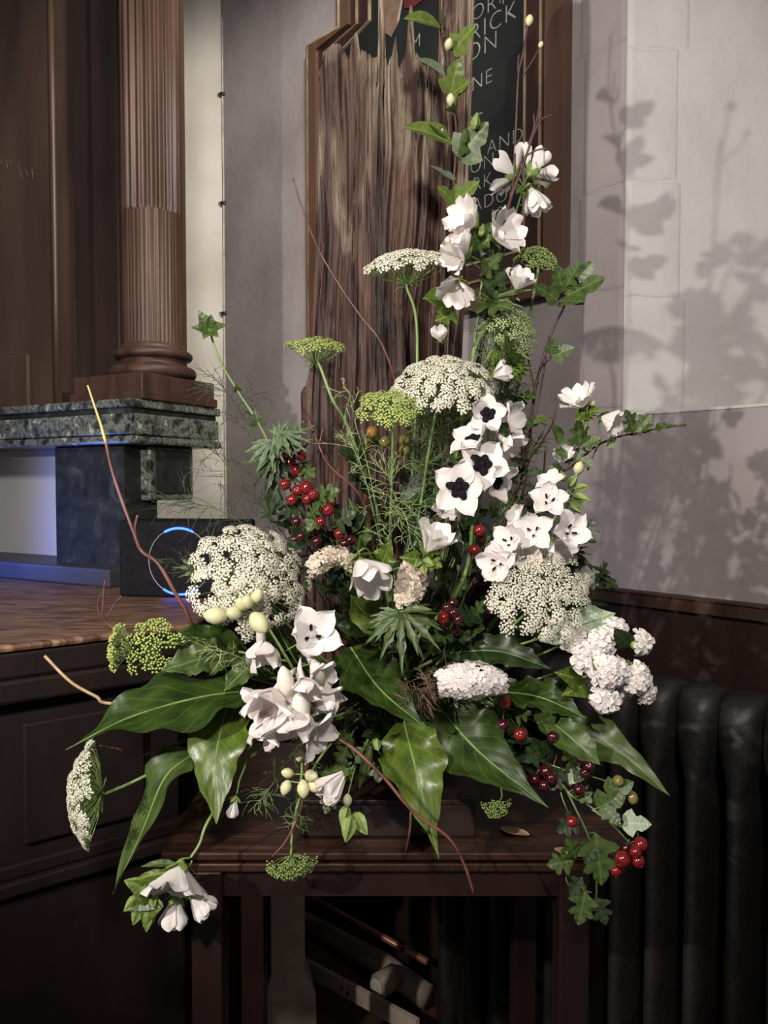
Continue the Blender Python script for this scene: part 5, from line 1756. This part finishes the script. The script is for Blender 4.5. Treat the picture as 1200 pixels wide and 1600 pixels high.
branch('hawthorn twig stretching across the wall ledge to the window splay', 'hawthorn_branch', 'foliage',
       [[(1000, 675, 1.06), (965, 683, 1.06), (930, 698, 1.07), (895, 728, 1.08), (848, 758, 1.10), (770, 860, 1.14), (680, 1000, 1.18), 'R'], [(940, 690, 1.06), (930, 705, 1.06), (918, 735, 1.06)], [(1072, 664, 1.05), (1035, 668, 1.05), (985, 680, 1.06)], [(845, 790, 1.08), (850, 775, 1.08), (846, 762, 1.10)]],
       [('haw_mid', 992, 678, 1.05, 978, 640, 1.04, (0.1, 0.4, 0.9)), ('haw_mid', 992, 676, 1.05, 1018, 646, 1.04, (0, 0.4, 0.9)), ('haw_mid', 996, 678, 1.05, 1020, 662, 1.03, (0, 0.7, 0.7)), ('haw_mid', 1020, 672, 1.05, 1050, 662, 1.04, (0, 0.8, 0.6)), ('lan_mid', 1040, 668, 1.05, 1076, 664, 1.04, (0, 0.8, 0.6)), ('haw_mid', 906, 700, 1.06, 904, 655, 1.05, (0.1, 0.3, 0.9)), ('haw_mid', 910, 698, 1.06, 940, 684, 1.05, (0, 0.5, 0.9)),
        ('haw_mid', 895, 715, 1.07, 868, 704, 1.05, (0, 0.4, 0.9)), ('haw_grey', 900, 722, 1.07, 878, 690, 1.06, (0, 0.4, 0.9)), ('haw_grey', 905, 715, 1.06, 928, 730, 1.05, (0, 0.4, 0.9)), ('oval_grey', 880, 735, 1.08, 858, 728, 1.07, F), ('haw_mid', 965, 684, 1.05, 948, 700, 1.05, F), ('tri_mid', 860, 750, 1.09, 840, 735, 1.08, F)], r0=0.0013, r1=0.0024)
B = []
for px, py, r in [(447, 709, 10), (470, 713, 9), (454, 722, 9), (461, 736, 10), (442, 748, 9), (445, 757, 9), (478, 762, 11), (465, 766, 9), (490, 773, 9), (456, 781, 9), (516, 783, 10), (513, 797, 10), (492, 823, 10), (501, 815, 8), (530, 834, 9), (548, 844, 9), (538, 849, 8), (470, 838, 8), (460, 843, 8), (495, 846, 9), (463, 815, 8), (480, 780, 9)]:
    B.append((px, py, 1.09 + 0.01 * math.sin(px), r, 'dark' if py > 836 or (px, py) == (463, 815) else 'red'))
branch('hawthorn branch with the densest red berries beside the largest lace umbel', 'hawthorn_branch', 'berries',
       [[(448, 700, 1.10), (458, 745, 1.10), (478, 800, 1.11), (520, 870, 1.14), (560, 960, 1.18), 'R'], [(510, 770, 1.10), (515, 810, 1.11), (530, 850, 1.12), (560, 920, 1.16)], [(470, 715, 1.10), (485, 770, 1.10), (500, 830, 1.12)]],
       [('haw_mid', 470, 730, 1.10, 492, 745, 1.08, F), ('haw_mid', 490, 790, 1.10, 508, 765, 1.08, F), ('haw_dark', 470, 790, 1.10, 430, 800, 1.08, F), ('haw_mid', 500, 800, 1.10, 480, 830, 1.08, F), ('haw_dark', 520, 820, 1.10, 556, 800, 1.08, F), ('ivy_dark', 480, 830, 1.11, 450, 860, 1.08, F), ('haw_mid', 495, 780, 1.10, 530, 765, 1.08, F), ('oval_dark', 540, 830, 1.11, 570, 800, 1.09, F), ('ivy_mid', 460, 790, 1.11, 465, 760, 1.10, F), ('haw_dark', 510, 850, 1.12, 520, 880, 1.09, F), ('haw_mid', 485, 805, 1.09, 498, 790, 1.07, F)], B, mname='stem_dark')
branch('short hawthorn sprig with few red berries near the delphinium stem', 'hawthorn_branch', 'berries', [[(745, 822, 1.06), (740, 870, 1.08), (715, 960, 1.14), 'R']], [('haw_mid', 745, 850, 1.06, 765, 838, 1.04, F), ('haw_mid', 742, 870, 1.06, 770, 868, 1.04, F), ('lan_mid', 742, 830, 1.06, 755, 800, 1.05, F)],
       [(749, 829, 1.04, 10, 'red'), (741, 860, 1.04, 10, 'red'), (752, 842, 1.05, 9, 'dark'), (745, 878, 1.06, 8, 'dark')], mname='stem_dark')
branch('cluster of red berries in the dark centre under the spotted spike', 'hawthorn_branch', 'berries', [[(705, 950, 1.06), (700, 990, 1.09), (680, 1050, 1.15), 'R'], [(765, 945, 1.08), (740, 1000, 1.12), (690, 1060, 1.16)]], [('haw_mid', 700, 985, 1.07, 680, 1000, 1.04, F), ('haw_dark', 710, 985, 1.07, 735, 1000, 1.05, F)],
       [(693, 965, 1.03, 10, 'red'), (699, 950, 1.04, 9, 'dark'), (709, 958, 1.03, 10, 'dark'), (716, 968, 1.03, 9, 'dark'), (712, 985, 1.05, 9, 'dark'), (765, 952, 1.07, 8, 'dark'), (708, 942, 1.05, 8, 'dark')], mname='stem_dark')
branch('long berried hawthorn branch trailing over the table end', 'hawthorn_branch', 'berries',
       [[(985, 1318, 0.985), (950, 1282, 0.985), (915, 1255, 0.99), (890, 1240, 1.0), (850, 1185, 1.03), (800, 1125, 1.07), (730, 1065, 1.13), 'R'], [(992, 1300, 0.98), (955, 1285, 0.98), (925, 1265, 0.985)], [(890, 1275, 0.99), (878, 1245, 1.0), (872, 1215, 1.01)], [(970, 1228, 0.99), (930, 1215, 1.0), (890, 1205, 1.01), (860, 1195, 1.02)], [(870, 1150, 1.03), (840, 1130, 1.05), (800, 1110, 1.08)], [(788, 1090, 1.05), (770, 1080, 1.08), (740, 1070, 1.12)]],
       [('ivy_pale', 975, 1285, 0.98, 1018, 1288, 0.97, (0, 0.5, 0.85)), ('ivy_mid', 935, 1262, 0.985, 978, 1240, 0.975, (0, 0.4, 0.9)), ('ivy_mid', 950, 1240, 0.985, 990, 1222, 0.975, (0.2, 0.5, 0.8)), ('ivy_mid', 945, 1262, 0.98, 970, 1288, 0.965, (0, 0.3, 0.9)), ('haw_mid', 905, 1195, 1.0, 880, 1165, 0.99, F), ('ivy_pale', 905, 1200, 1.0, 890, 1225, 0.985, (0, 0.4, 0.9)), ('haw_dark', 870, 1180, 1.02, 845, 1160, 1.0, F),
        ('haw_dark', 880, 1200, 1.01, 860, 1235, 0.99, F), ('haw_mid', 900, 1230, 1.0, 925, 1255, 0.98, F), ('haw_dark', 850, 1170, 1.02, 820, 1190, 1.0, F), ('haw_mid', 800, 1115, 1.06, 830, 1110, 1.03, F), ('haw_mid', 790, 1110, 1.06, 770, 1130, 1.04, F), ('ivy_mid', 840, 1130, 1.04, 868, 1118, 1.01, F), ('ivy_dark', 885, 1210, 1.0, 915, 1215, 0.98, F)],
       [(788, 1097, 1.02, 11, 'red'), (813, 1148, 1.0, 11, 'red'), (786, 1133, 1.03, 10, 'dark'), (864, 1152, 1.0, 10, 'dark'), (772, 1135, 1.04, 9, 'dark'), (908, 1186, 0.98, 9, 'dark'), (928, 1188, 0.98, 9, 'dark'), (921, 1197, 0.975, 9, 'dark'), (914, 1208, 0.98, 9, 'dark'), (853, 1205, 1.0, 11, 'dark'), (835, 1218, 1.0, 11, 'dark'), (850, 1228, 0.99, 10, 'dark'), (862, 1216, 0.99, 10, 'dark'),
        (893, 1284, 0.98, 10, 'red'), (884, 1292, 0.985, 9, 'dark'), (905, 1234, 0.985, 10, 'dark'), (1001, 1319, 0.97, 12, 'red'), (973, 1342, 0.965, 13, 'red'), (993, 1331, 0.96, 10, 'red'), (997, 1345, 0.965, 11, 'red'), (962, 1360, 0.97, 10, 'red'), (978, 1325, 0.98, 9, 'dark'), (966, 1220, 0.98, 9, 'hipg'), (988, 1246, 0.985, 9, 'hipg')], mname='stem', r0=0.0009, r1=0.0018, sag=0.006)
branch('dark hawthorn shoot hanging below the table edge by the radiator', 'hawthorn_branch', 'foliage',
       [[(930, 1430, 0.965), (932, 1380, 0.97), (925, 1325, 0.975), (905, 1275, 0.985), (860, 1200, 1.03), (760, 1110, 1.12), 'R'], [(925, 1395, 0.965), (895, 1385, 0.97), (885, 1370, 0.975), (905, 1330, 0.985)]],
       [('haw_mid', 915, 1390, 0.965, 904, 1447, 0.955, F), ('haw_dark', 930, 1400, 0.965, 948, 1446, 0.955, F), ('haw_mid', 930, 1300, 0.975, 942, 1385, 0.96, (0.2, 0.2, 1)), ('haw_dark', 925, 1310, 0.975, 915, 1350, 0.96, F), ('haw_mid', 895, 1345, 0.975, 855, 1352, 0.965, (0, 0.5, 0.8)), ('haw_mid', 900, 1340, 0.975, 885, 1310, 0.965, F), ('haw_dark', 910, 1370, 0.97, 890, 1400, 0.96, F), ('haw_dark', 905, 1280, 0.98, 870, 1300, 0.97, F)], mname='stem_dark')
branch('sprig of orange and olive rose hips before the timber', 'rose_hip_sprig', 'berries', [[(590, 668, 1.10), (600, 720, 1.11), (610, 820, 1.15), 'R'], [(632, 690, 1.10), (615, 720, 1.11), (608, 780, 1.14)]], [],
       [(582, 675, 1.08, 10, 'hip'), (601, 690, 1.09, 10, 'hipg'), (632, 688, 1.09, 9, 'hipg'), (632, 703, 1.09, 9, 'hipg'), (576, 692, 1.10, 8, 'hipg')], mname='twig_brown', r0=0.0008, r1=0.0014)
for lab, st, mn, r0, r1 in [
    ('longest bare twig with a yellow tip, slanting before the marble shelf', [[(165, 690, 1.09), (178, 745, 1.09), (210, 835, 1.08), (222, 862, 1.08), (248, 882, 1.07), (285, 945, 1.07), (325, 1000, 1.09), (470, 1060, 1.16), 'R'], [(215, 805, 1.08), (211, 825, 1.08), (213, 840, 1.08)]], 'twig', 0.0024, 0.0034),
    ('thin red twig crossing the timber edge and the wall', [[(458, 278, 1.14), (472, 325, 1.14), (498, 390, 1.13), (530, 445, 1.13), (562, 492, 1.13), (600, 545, 1.13), (622, 640, 1.15), (620, 860, 1.18), 'R']], 'twig', 0.0009, 0.0018),
    ('short red twig with a side shoot above the berries', [[(482, 655, 1.08), (496, 690, 1.08), (515, 728, 1.08), (568, 785, 1.10), (590, 900, 1.15), 'R'], [(505, 668, 1.08), (500, 690, 1.08), (498, 700, 1.08)]], 'twig', 0.0018, 0.0020),
    ('bare red twig arching down across the bright veined leaf', [[(741, 1398, 0.92), (725, 1350, 0.92), (700, 1308, 0.925), (645, 1268, 0.93), (600, 1215, 0.94), (555, 1172, 0.95), (512, 1138, 0.97), (540, 1100, 1.07), 'R'], [(634, 1330, 0.925), (640, 1300, 0.925), (642, 1268, 0.93)]], 'twig', 0.0016, 0.0028),
    ('tan twig reaching out before the altar above the longest leaf', [[(70, 1025, 1.02), (110, 1065, 1.01), (150, 1088, 1.01), (180, 1100, 1.02), (340, 1100, 1.08), 'R']], 'twig_tan', 0.0022, 0.0024),
    ('thin red twig showing beside the hanging edge-on umbel', [[(155, 1165, 0.99), (185, 1170, 1.0), (228, 1178, 1.01), (380, 1130, 1.09), 'R']], 'twig', 0.0012, 0.0018),
    ('pale pink bent twig standing over the altar top', [[(164, 906, 1.06), (161, 945, 1.06), (166, 972, 1.06), (230, 1022, 1.06), (240, 1050, 1.07), (400, 1080, 1.13), 'R'], [(158, 928, 1.06), (152, 945, 1.06), (158, 965, 1.06), (168, 978, 1.06)], [(190, 932, 1.06), (178, 945, 1.06), (166, 968, 1.06)]], 'twig', 0.0014, 0.0016),
    ('dark thin twig with forked buds rising before the black board', [[(826, 32, 1.14), (818, 80, 1.14), (810, 118, 1.14), (806, 200, 1.14), (800, 290, 1.14), (780, 420, 1.14), (730, 640, 1.17), (690, 900, 1.19), 'R'], [(844, 72, 1.13), (832, 95, 1.13), (815, 122, 1.14)], [(811, 85, 1.14), (809, 105, 1.14), (811, 124, 1.14)]], 'twig_brown', 0.0014, 0.0022),
    ('dark forked twig crossing the highest mallow blooms', [[(846, 186, 1.06), (832, 215, 1.06), (815, 265, 1.06), (800, 305, 1.07), (785, 360, 1.09), (765, 470, 1.12), (720, 700, 1.16), 'R'], [(865, 178, 1.06), (845, 188, 1.06), (833, 210, 1.06)], [(842, 168, 1.06), (838, 190, 1.06), (830, 215, 1.06)], [(834, 178, 1.06), (834, 200, 1.06), (826, 225, 1.06)], [(856, 232, 1.05), (835, 236, 1.055), (815, 252, 1.06), (806, 280, 1.065)], [(805, 240, 1.06), (804, 270, 1.06), (800, 300, 1.07)]], 'twig_brown', 0.0014, 0.0026),
    ('dark red twig hanging beside the head-down green umbel', [[(426, 1338, 0.97), (448, 1312, 0.97), (470, 1262, 0.98), (480, 1200, 1.0), (520, 1130, 1.08), 'R']], 'twig', 0.0014, 0.0018)]:
    t = branch(lab, 'bare_twig', 'twig', st, mname=mn, r0=r0, r1=r1)
    if 'longest bare' in lab:
        c = crom(pts3([(137, 602, 1.10), (148, 635, 1.10), (158, 665, 1.09), (166, 694, 1.09)]), 10)
        part('tip', MB().tube(c, [0.0013 + 0.0011 * i / 9 for i in range(10)], 6), 'twig_tip', t, label='yellow tip')
    if 'forked buds' in lab:
        put_bud(t, 'cream', P(827, 32, 1.14), fv(0.2, 1, 0), 0.016)
        put_bud(t, 'cream', P(845, 70, 1.13), fv(0.4, 1, 0), 0.010)

# ---- cut-leaved foliage
branch('tall mallow shoot with a green leaf tuft against the plaster corner', 'mallow_shoot', 'foliage', [[(327, 515, 1.12), (342, 560, 1.12), (372, 612, 1.12), (412, 676, 1.12), (470, 800, 1.16), (540, 950, 1.19), 'R']],
       [('tri_mid', 328, 516, 1.12, 298, 510, 1.11, (0, 0.5, 0.9)), ('tri_mid', 328, 516, 1.12, 310, 484, 1.11, (0, 0.3, 0.9)), ('tri_mid', 328, 516, 1.12, 354, 506, 1.11, (0, 0.5, 0.9)), ('tri_lit', 327, 518, 1.12, 318, 528, 1.10, (0, 0.3, 0.9)), ('tri_mid', 328, 518, 1.12, 340, 524, 1.10, (0, 0.3, 0.9)), ('oval_mid', 327, 514, 1.12, 330, 492, 1.11, (0.3, 0.3, 0.9)), ('tri_grey', 404, 665, 1.12, 398, 640, 1.10, F), ('tri_mid', 372, 612, 1.12, 368, 600, 1.11, F)], mname='stem', r0=0.0014, r1=0.0022)
branch('pale finger-leaved delphinium foliage before the wall over the berries', 'delphinium_foliage', 'foliage', [[(430, 672, 1.07), (425, 720, 1.09), (450, 800, 1.13), (530, 930, 1.18), 'R'], [(450, 668, 1.06), (430, 690, 1.08), (428, 720, 1.09)]],
       [('palm_grey', 425, 690, 1.07, 398, 735, 1.04, (0, 0.6, 0.8)), ('palm_grey', 440, 678, 1.06, 478, 700, 1.03, (0, 0.7, 0.7)), ('palm_grey', 435, 682, 1.07, 452, 650, 1.08, (0, 0.3, 0.9)), ('palm_mid', 430, 715, 1.09, 372, 720, 1.08, (0, 0.4, 0.9)), ('palm_dark', 432, 720, 1.09, 410, 780, 1.08, F), ('palm_mid', 445, 690, 1.07, 490, 660, 1.06, (0, 0.5, 0.8)), ('lan_dark', 428, 720, 1.10, 420, 810, 1.09, F), ('palm_dark', 440, 740, 1.10, 480, 690, 1.09, F)], mname='stem', r0=0.001, r1=0.0018)
branch('finger-leaved green foliage under the upright faded spike', 'delphinium_foliage', 'foliage', [[(626, 955, 1.0), (630, 985, 1.04), (640, 1050, 1.13), 'R']],
       [('palm_mid', 626, 956, 1.0, 628, 1050, 0.96, (0, 0.55, 0.85)), ('palm_mid', 628, 958, 1.0, 690, 1010, 0.97, (0, 0.7, 0.7)), ('lan_mid', 626, 955, 1.0, 672, 948, 0.98, (0, 0.6, 0.8)), ('palm_grey', 622, 958, 1.0, 585, 1000, 0.98, (0, 0.6, 0.8))], mname='stem', r0=0.001, r1=0.0018)
branch('small finger leaf crossing the blue ring of the speaker', 'delphinium_foliage', 'foliage', [[(312, 890, 1.05), (340, 905, 1.07), (430, 980, 1.13), 'R']], [('palm_mid', 314, 890, 1.05, 268, 884, 1.04, (0, 0.4, 0.9)), ('tri_mid', 312, 886, 1.05, 285, 875, 1.04, F)], mname='stem', r0=0.0008, r1=0.0014)

# ---- fine fronds
frond('hazy grey-green fennel frond before the plaster corner, uppermost', [(345, 600, 1.16), (385, 660, 1.16), (440, 780, 1.18), (520, 950, 1.2), 'R'], 'frond_dim', 34, 0.075, 1, r=0.0005)
frond('hazy fennel frond spreading beside the marble shelf end', [(325, 690, 1.15), (365, 740, 1.15), (440, 830, 1.17), (520, 960, 1.2), 'R'], 'frond_dim', 34, 0.075, 2, r=0.0005)
frond('lowest hazy fennel frond reaching over the black speaker', [(290, 785, 1.14), (350, 800, 1.15), (430, 860, 1.17), (520, 980, 1.2), 'R'], 'frond_dim', 32, 0.07, 3, r=0.0005)
frond('dim fennel frond dangling across the speaker front', [(270, 880, 1.12), (320, 900, 1.13), (430, 990, 1.17), 'R'], 'frond_dim', 18, 0.04, 4, r=0.0005)
frond('bright thread-leaved frond round the upright green umbel stem', [(612, 740, 1.04), (611, 790, 1.05), (610, 900, 1.10), 'R'], 'frond_light', 22, 0.050, 5, r=0.0007, spread=1.3)
frond('thread-leaved frond hanging above the tilted mallow bloom', [(640, 830, 1.02), (630, 800, 1.03), (612, 800, 1.06), (608, 900, 1.12), 'R'], 'frond_light', 22, 0.05, 6, r=0.0006, spread=1.2)
frond('thread-leaved frond under the long-stemmed yellow-green umbel', [(545, 690, 1.06), (565, 730, 1.07), (590, 830, 1.12), 'R'], 'frond_light', 14, 0.045, 7, r=0.0006, spread=1.3)
frond('wispy frond curling beside the yellow-green umbels on the timber', [(545, 610, 1.07), (555, 660, 1.08), (585, 780, 1.12), 'R'], 'frond_light', 10, 0.04, 8, r=0.0006)
frond('feathery green frond under the mallow blooms by the pale umbel', [(770, 475, 1.12), (762, 540, 1.13), (735, 680, 1.16), (690, 900, 1.19), 'R'], 'frond', 60, 0.055, 9, r=0.0008)
frond('feathery dark frond beneath the broad cream lace dome', [(690, 610, 1.12), (690, 680, 1.13), (670, 820, 1.16), 'R'], 'frond', 60, 0.055, 10, r=0.0008)
frond('feathery dark frond between the lace dome and the wall', [(790, 590, 1.12), (780, 660, 1.13), (740, 800, 1.16), 'R'], 'frond', 56, 0.055, 11, r=0.0008)
frond('feathery frond filling the centre beside the spotted spike', [(660, 720, 1.12), (665, 800, 1.14), (660, 900, 1.17), 'R'], 'frond', 56, 0.055, 12, r=0.0008)
frond('feathery frond behind the leaning delphinium spike', [(830, 700, 1.13), (810, 780, 1.14), (750, 900, 1.17), 'R'], 'frond', 56, 0.055, 13, r=0.0008)
frond('fine wispy frond by the bright green leaf before the table', [(408, 1250, 0.98), (430, 1220, 1.0), (500, 1130, 1.1), 'R'], 'frond', 24, 0.035, 14, r=0.0005)
frond('wispy frond round the dangling twig by the hanging umbel', [(462, 1290, 0.975), (465, 1250, 0.98), (500, 1150, 1.08), 'R'], 'frond', 20, 0.03, 15, r=0.0005)
frond('curly thread leaves among the glossy leaves near the altar edge', [(330, 1015, 1.01), (370, 1025, 1.03), (470, 1070, 1.13), 'R'], 'frond_light', 18, 0.035, 16, r=0.0006)
frond('brown withered tuft beside the cream lying spike', [(640, 1090, 0.99), (680, 1070, 1.02), (690, 1060, 1.09), 'R'], 'withered', 60, 0.034, 17, r=0.0008, spread=1.4, name='withered_flower')

frond('dense dark feathery frond behind the stem of the broad cream dome', [(655, 640, 1.16), (660, 700, 1.17), (650, 850, 1.18), 'R'], 'frond', 70, 0.06, 21, r=0.0009)
frond('dense dark feathery frond between the spotted spike and the upright stem', [(720, 640, 1.15), (715, 720, 1.16), (690, 860, 1.18), 'R'], 'frond', 70, 0.06, 22, r=0.0009)
# ---- leafy filling
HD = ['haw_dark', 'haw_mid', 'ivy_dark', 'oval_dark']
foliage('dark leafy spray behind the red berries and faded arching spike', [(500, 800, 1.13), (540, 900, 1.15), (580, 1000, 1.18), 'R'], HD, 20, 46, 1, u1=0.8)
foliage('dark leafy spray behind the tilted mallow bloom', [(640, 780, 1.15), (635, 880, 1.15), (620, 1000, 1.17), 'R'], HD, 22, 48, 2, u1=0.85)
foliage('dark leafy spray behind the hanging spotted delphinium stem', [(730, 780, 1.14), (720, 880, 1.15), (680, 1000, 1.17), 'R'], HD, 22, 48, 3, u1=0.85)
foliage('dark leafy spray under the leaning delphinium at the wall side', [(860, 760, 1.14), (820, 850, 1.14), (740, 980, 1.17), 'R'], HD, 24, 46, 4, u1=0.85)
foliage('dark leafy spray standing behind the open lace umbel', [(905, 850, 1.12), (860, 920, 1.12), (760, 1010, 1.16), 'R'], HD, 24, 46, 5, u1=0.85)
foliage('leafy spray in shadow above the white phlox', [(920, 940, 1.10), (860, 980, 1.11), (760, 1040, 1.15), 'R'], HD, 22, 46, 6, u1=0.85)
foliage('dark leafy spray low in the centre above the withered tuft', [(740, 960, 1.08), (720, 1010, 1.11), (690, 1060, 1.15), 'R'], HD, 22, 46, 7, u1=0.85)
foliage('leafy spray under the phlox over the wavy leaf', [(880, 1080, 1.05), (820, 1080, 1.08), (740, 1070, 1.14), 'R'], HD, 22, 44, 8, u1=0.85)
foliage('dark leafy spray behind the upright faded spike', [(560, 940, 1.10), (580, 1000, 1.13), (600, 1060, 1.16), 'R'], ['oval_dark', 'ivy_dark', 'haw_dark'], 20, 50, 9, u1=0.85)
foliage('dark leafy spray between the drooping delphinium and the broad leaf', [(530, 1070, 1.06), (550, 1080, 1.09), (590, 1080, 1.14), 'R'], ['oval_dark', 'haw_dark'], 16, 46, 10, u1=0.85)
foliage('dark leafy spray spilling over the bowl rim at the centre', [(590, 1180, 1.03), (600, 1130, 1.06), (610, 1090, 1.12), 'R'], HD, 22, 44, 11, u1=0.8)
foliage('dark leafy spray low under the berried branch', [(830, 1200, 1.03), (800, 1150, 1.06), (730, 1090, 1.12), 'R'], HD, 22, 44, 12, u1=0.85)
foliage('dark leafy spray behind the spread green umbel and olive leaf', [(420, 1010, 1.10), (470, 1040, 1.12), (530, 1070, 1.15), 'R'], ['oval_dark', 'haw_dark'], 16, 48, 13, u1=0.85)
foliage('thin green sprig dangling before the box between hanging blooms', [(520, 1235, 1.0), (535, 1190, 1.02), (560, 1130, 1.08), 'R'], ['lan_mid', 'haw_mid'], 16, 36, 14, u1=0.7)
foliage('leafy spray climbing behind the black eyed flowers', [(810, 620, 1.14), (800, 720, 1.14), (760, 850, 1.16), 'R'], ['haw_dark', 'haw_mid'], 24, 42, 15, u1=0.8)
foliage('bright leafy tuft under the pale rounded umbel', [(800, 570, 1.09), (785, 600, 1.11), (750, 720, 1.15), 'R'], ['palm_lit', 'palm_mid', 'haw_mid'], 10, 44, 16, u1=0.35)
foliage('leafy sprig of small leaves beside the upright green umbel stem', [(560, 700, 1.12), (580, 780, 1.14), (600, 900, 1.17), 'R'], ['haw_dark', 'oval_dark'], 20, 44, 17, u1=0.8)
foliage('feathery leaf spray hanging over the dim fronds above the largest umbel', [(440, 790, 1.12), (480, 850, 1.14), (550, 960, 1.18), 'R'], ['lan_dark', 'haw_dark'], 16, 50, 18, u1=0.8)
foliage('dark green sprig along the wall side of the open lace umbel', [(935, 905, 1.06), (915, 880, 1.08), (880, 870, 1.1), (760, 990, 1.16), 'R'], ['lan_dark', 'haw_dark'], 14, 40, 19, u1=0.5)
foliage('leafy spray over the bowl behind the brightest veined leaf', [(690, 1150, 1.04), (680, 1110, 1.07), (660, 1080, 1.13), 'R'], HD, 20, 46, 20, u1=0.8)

# ---- tan leaf-shaped pieces put in for lit patches of table wood
for lab, px, py, tx, ty in (('tan leaf-shaped stand-in for lit wood near the table front under the broad leaf tip', 782, 1292, 828, 1308), ('tan leaf-shaped stand-in for lit wood near the table end by the berries', 866, 1326, 926, 1340)):
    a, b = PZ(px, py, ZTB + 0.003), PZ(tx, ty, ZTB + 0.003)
    t = thing('lit_wood_patch', lab, 'leaf', PZ(px, py, ZTB))
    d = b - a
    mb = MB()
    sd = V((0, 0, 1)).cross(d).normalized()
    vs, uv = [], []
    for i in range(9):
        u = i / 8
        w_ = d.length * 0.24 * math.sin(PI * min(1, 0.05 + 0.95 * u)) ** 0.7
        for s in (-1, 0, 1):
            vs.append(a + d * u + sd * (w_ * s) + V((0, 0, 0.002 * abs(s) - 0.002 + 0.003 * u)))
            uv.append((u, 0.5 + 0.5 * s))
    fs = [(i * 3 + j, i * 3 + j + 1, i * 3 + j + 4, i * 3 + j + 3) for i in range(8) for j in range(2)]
    part('blade', mb.add(vs, fs, 0, uv), 'lit_wood_tan', t)  # no leaf blade: stands in for a lit patch of table wood
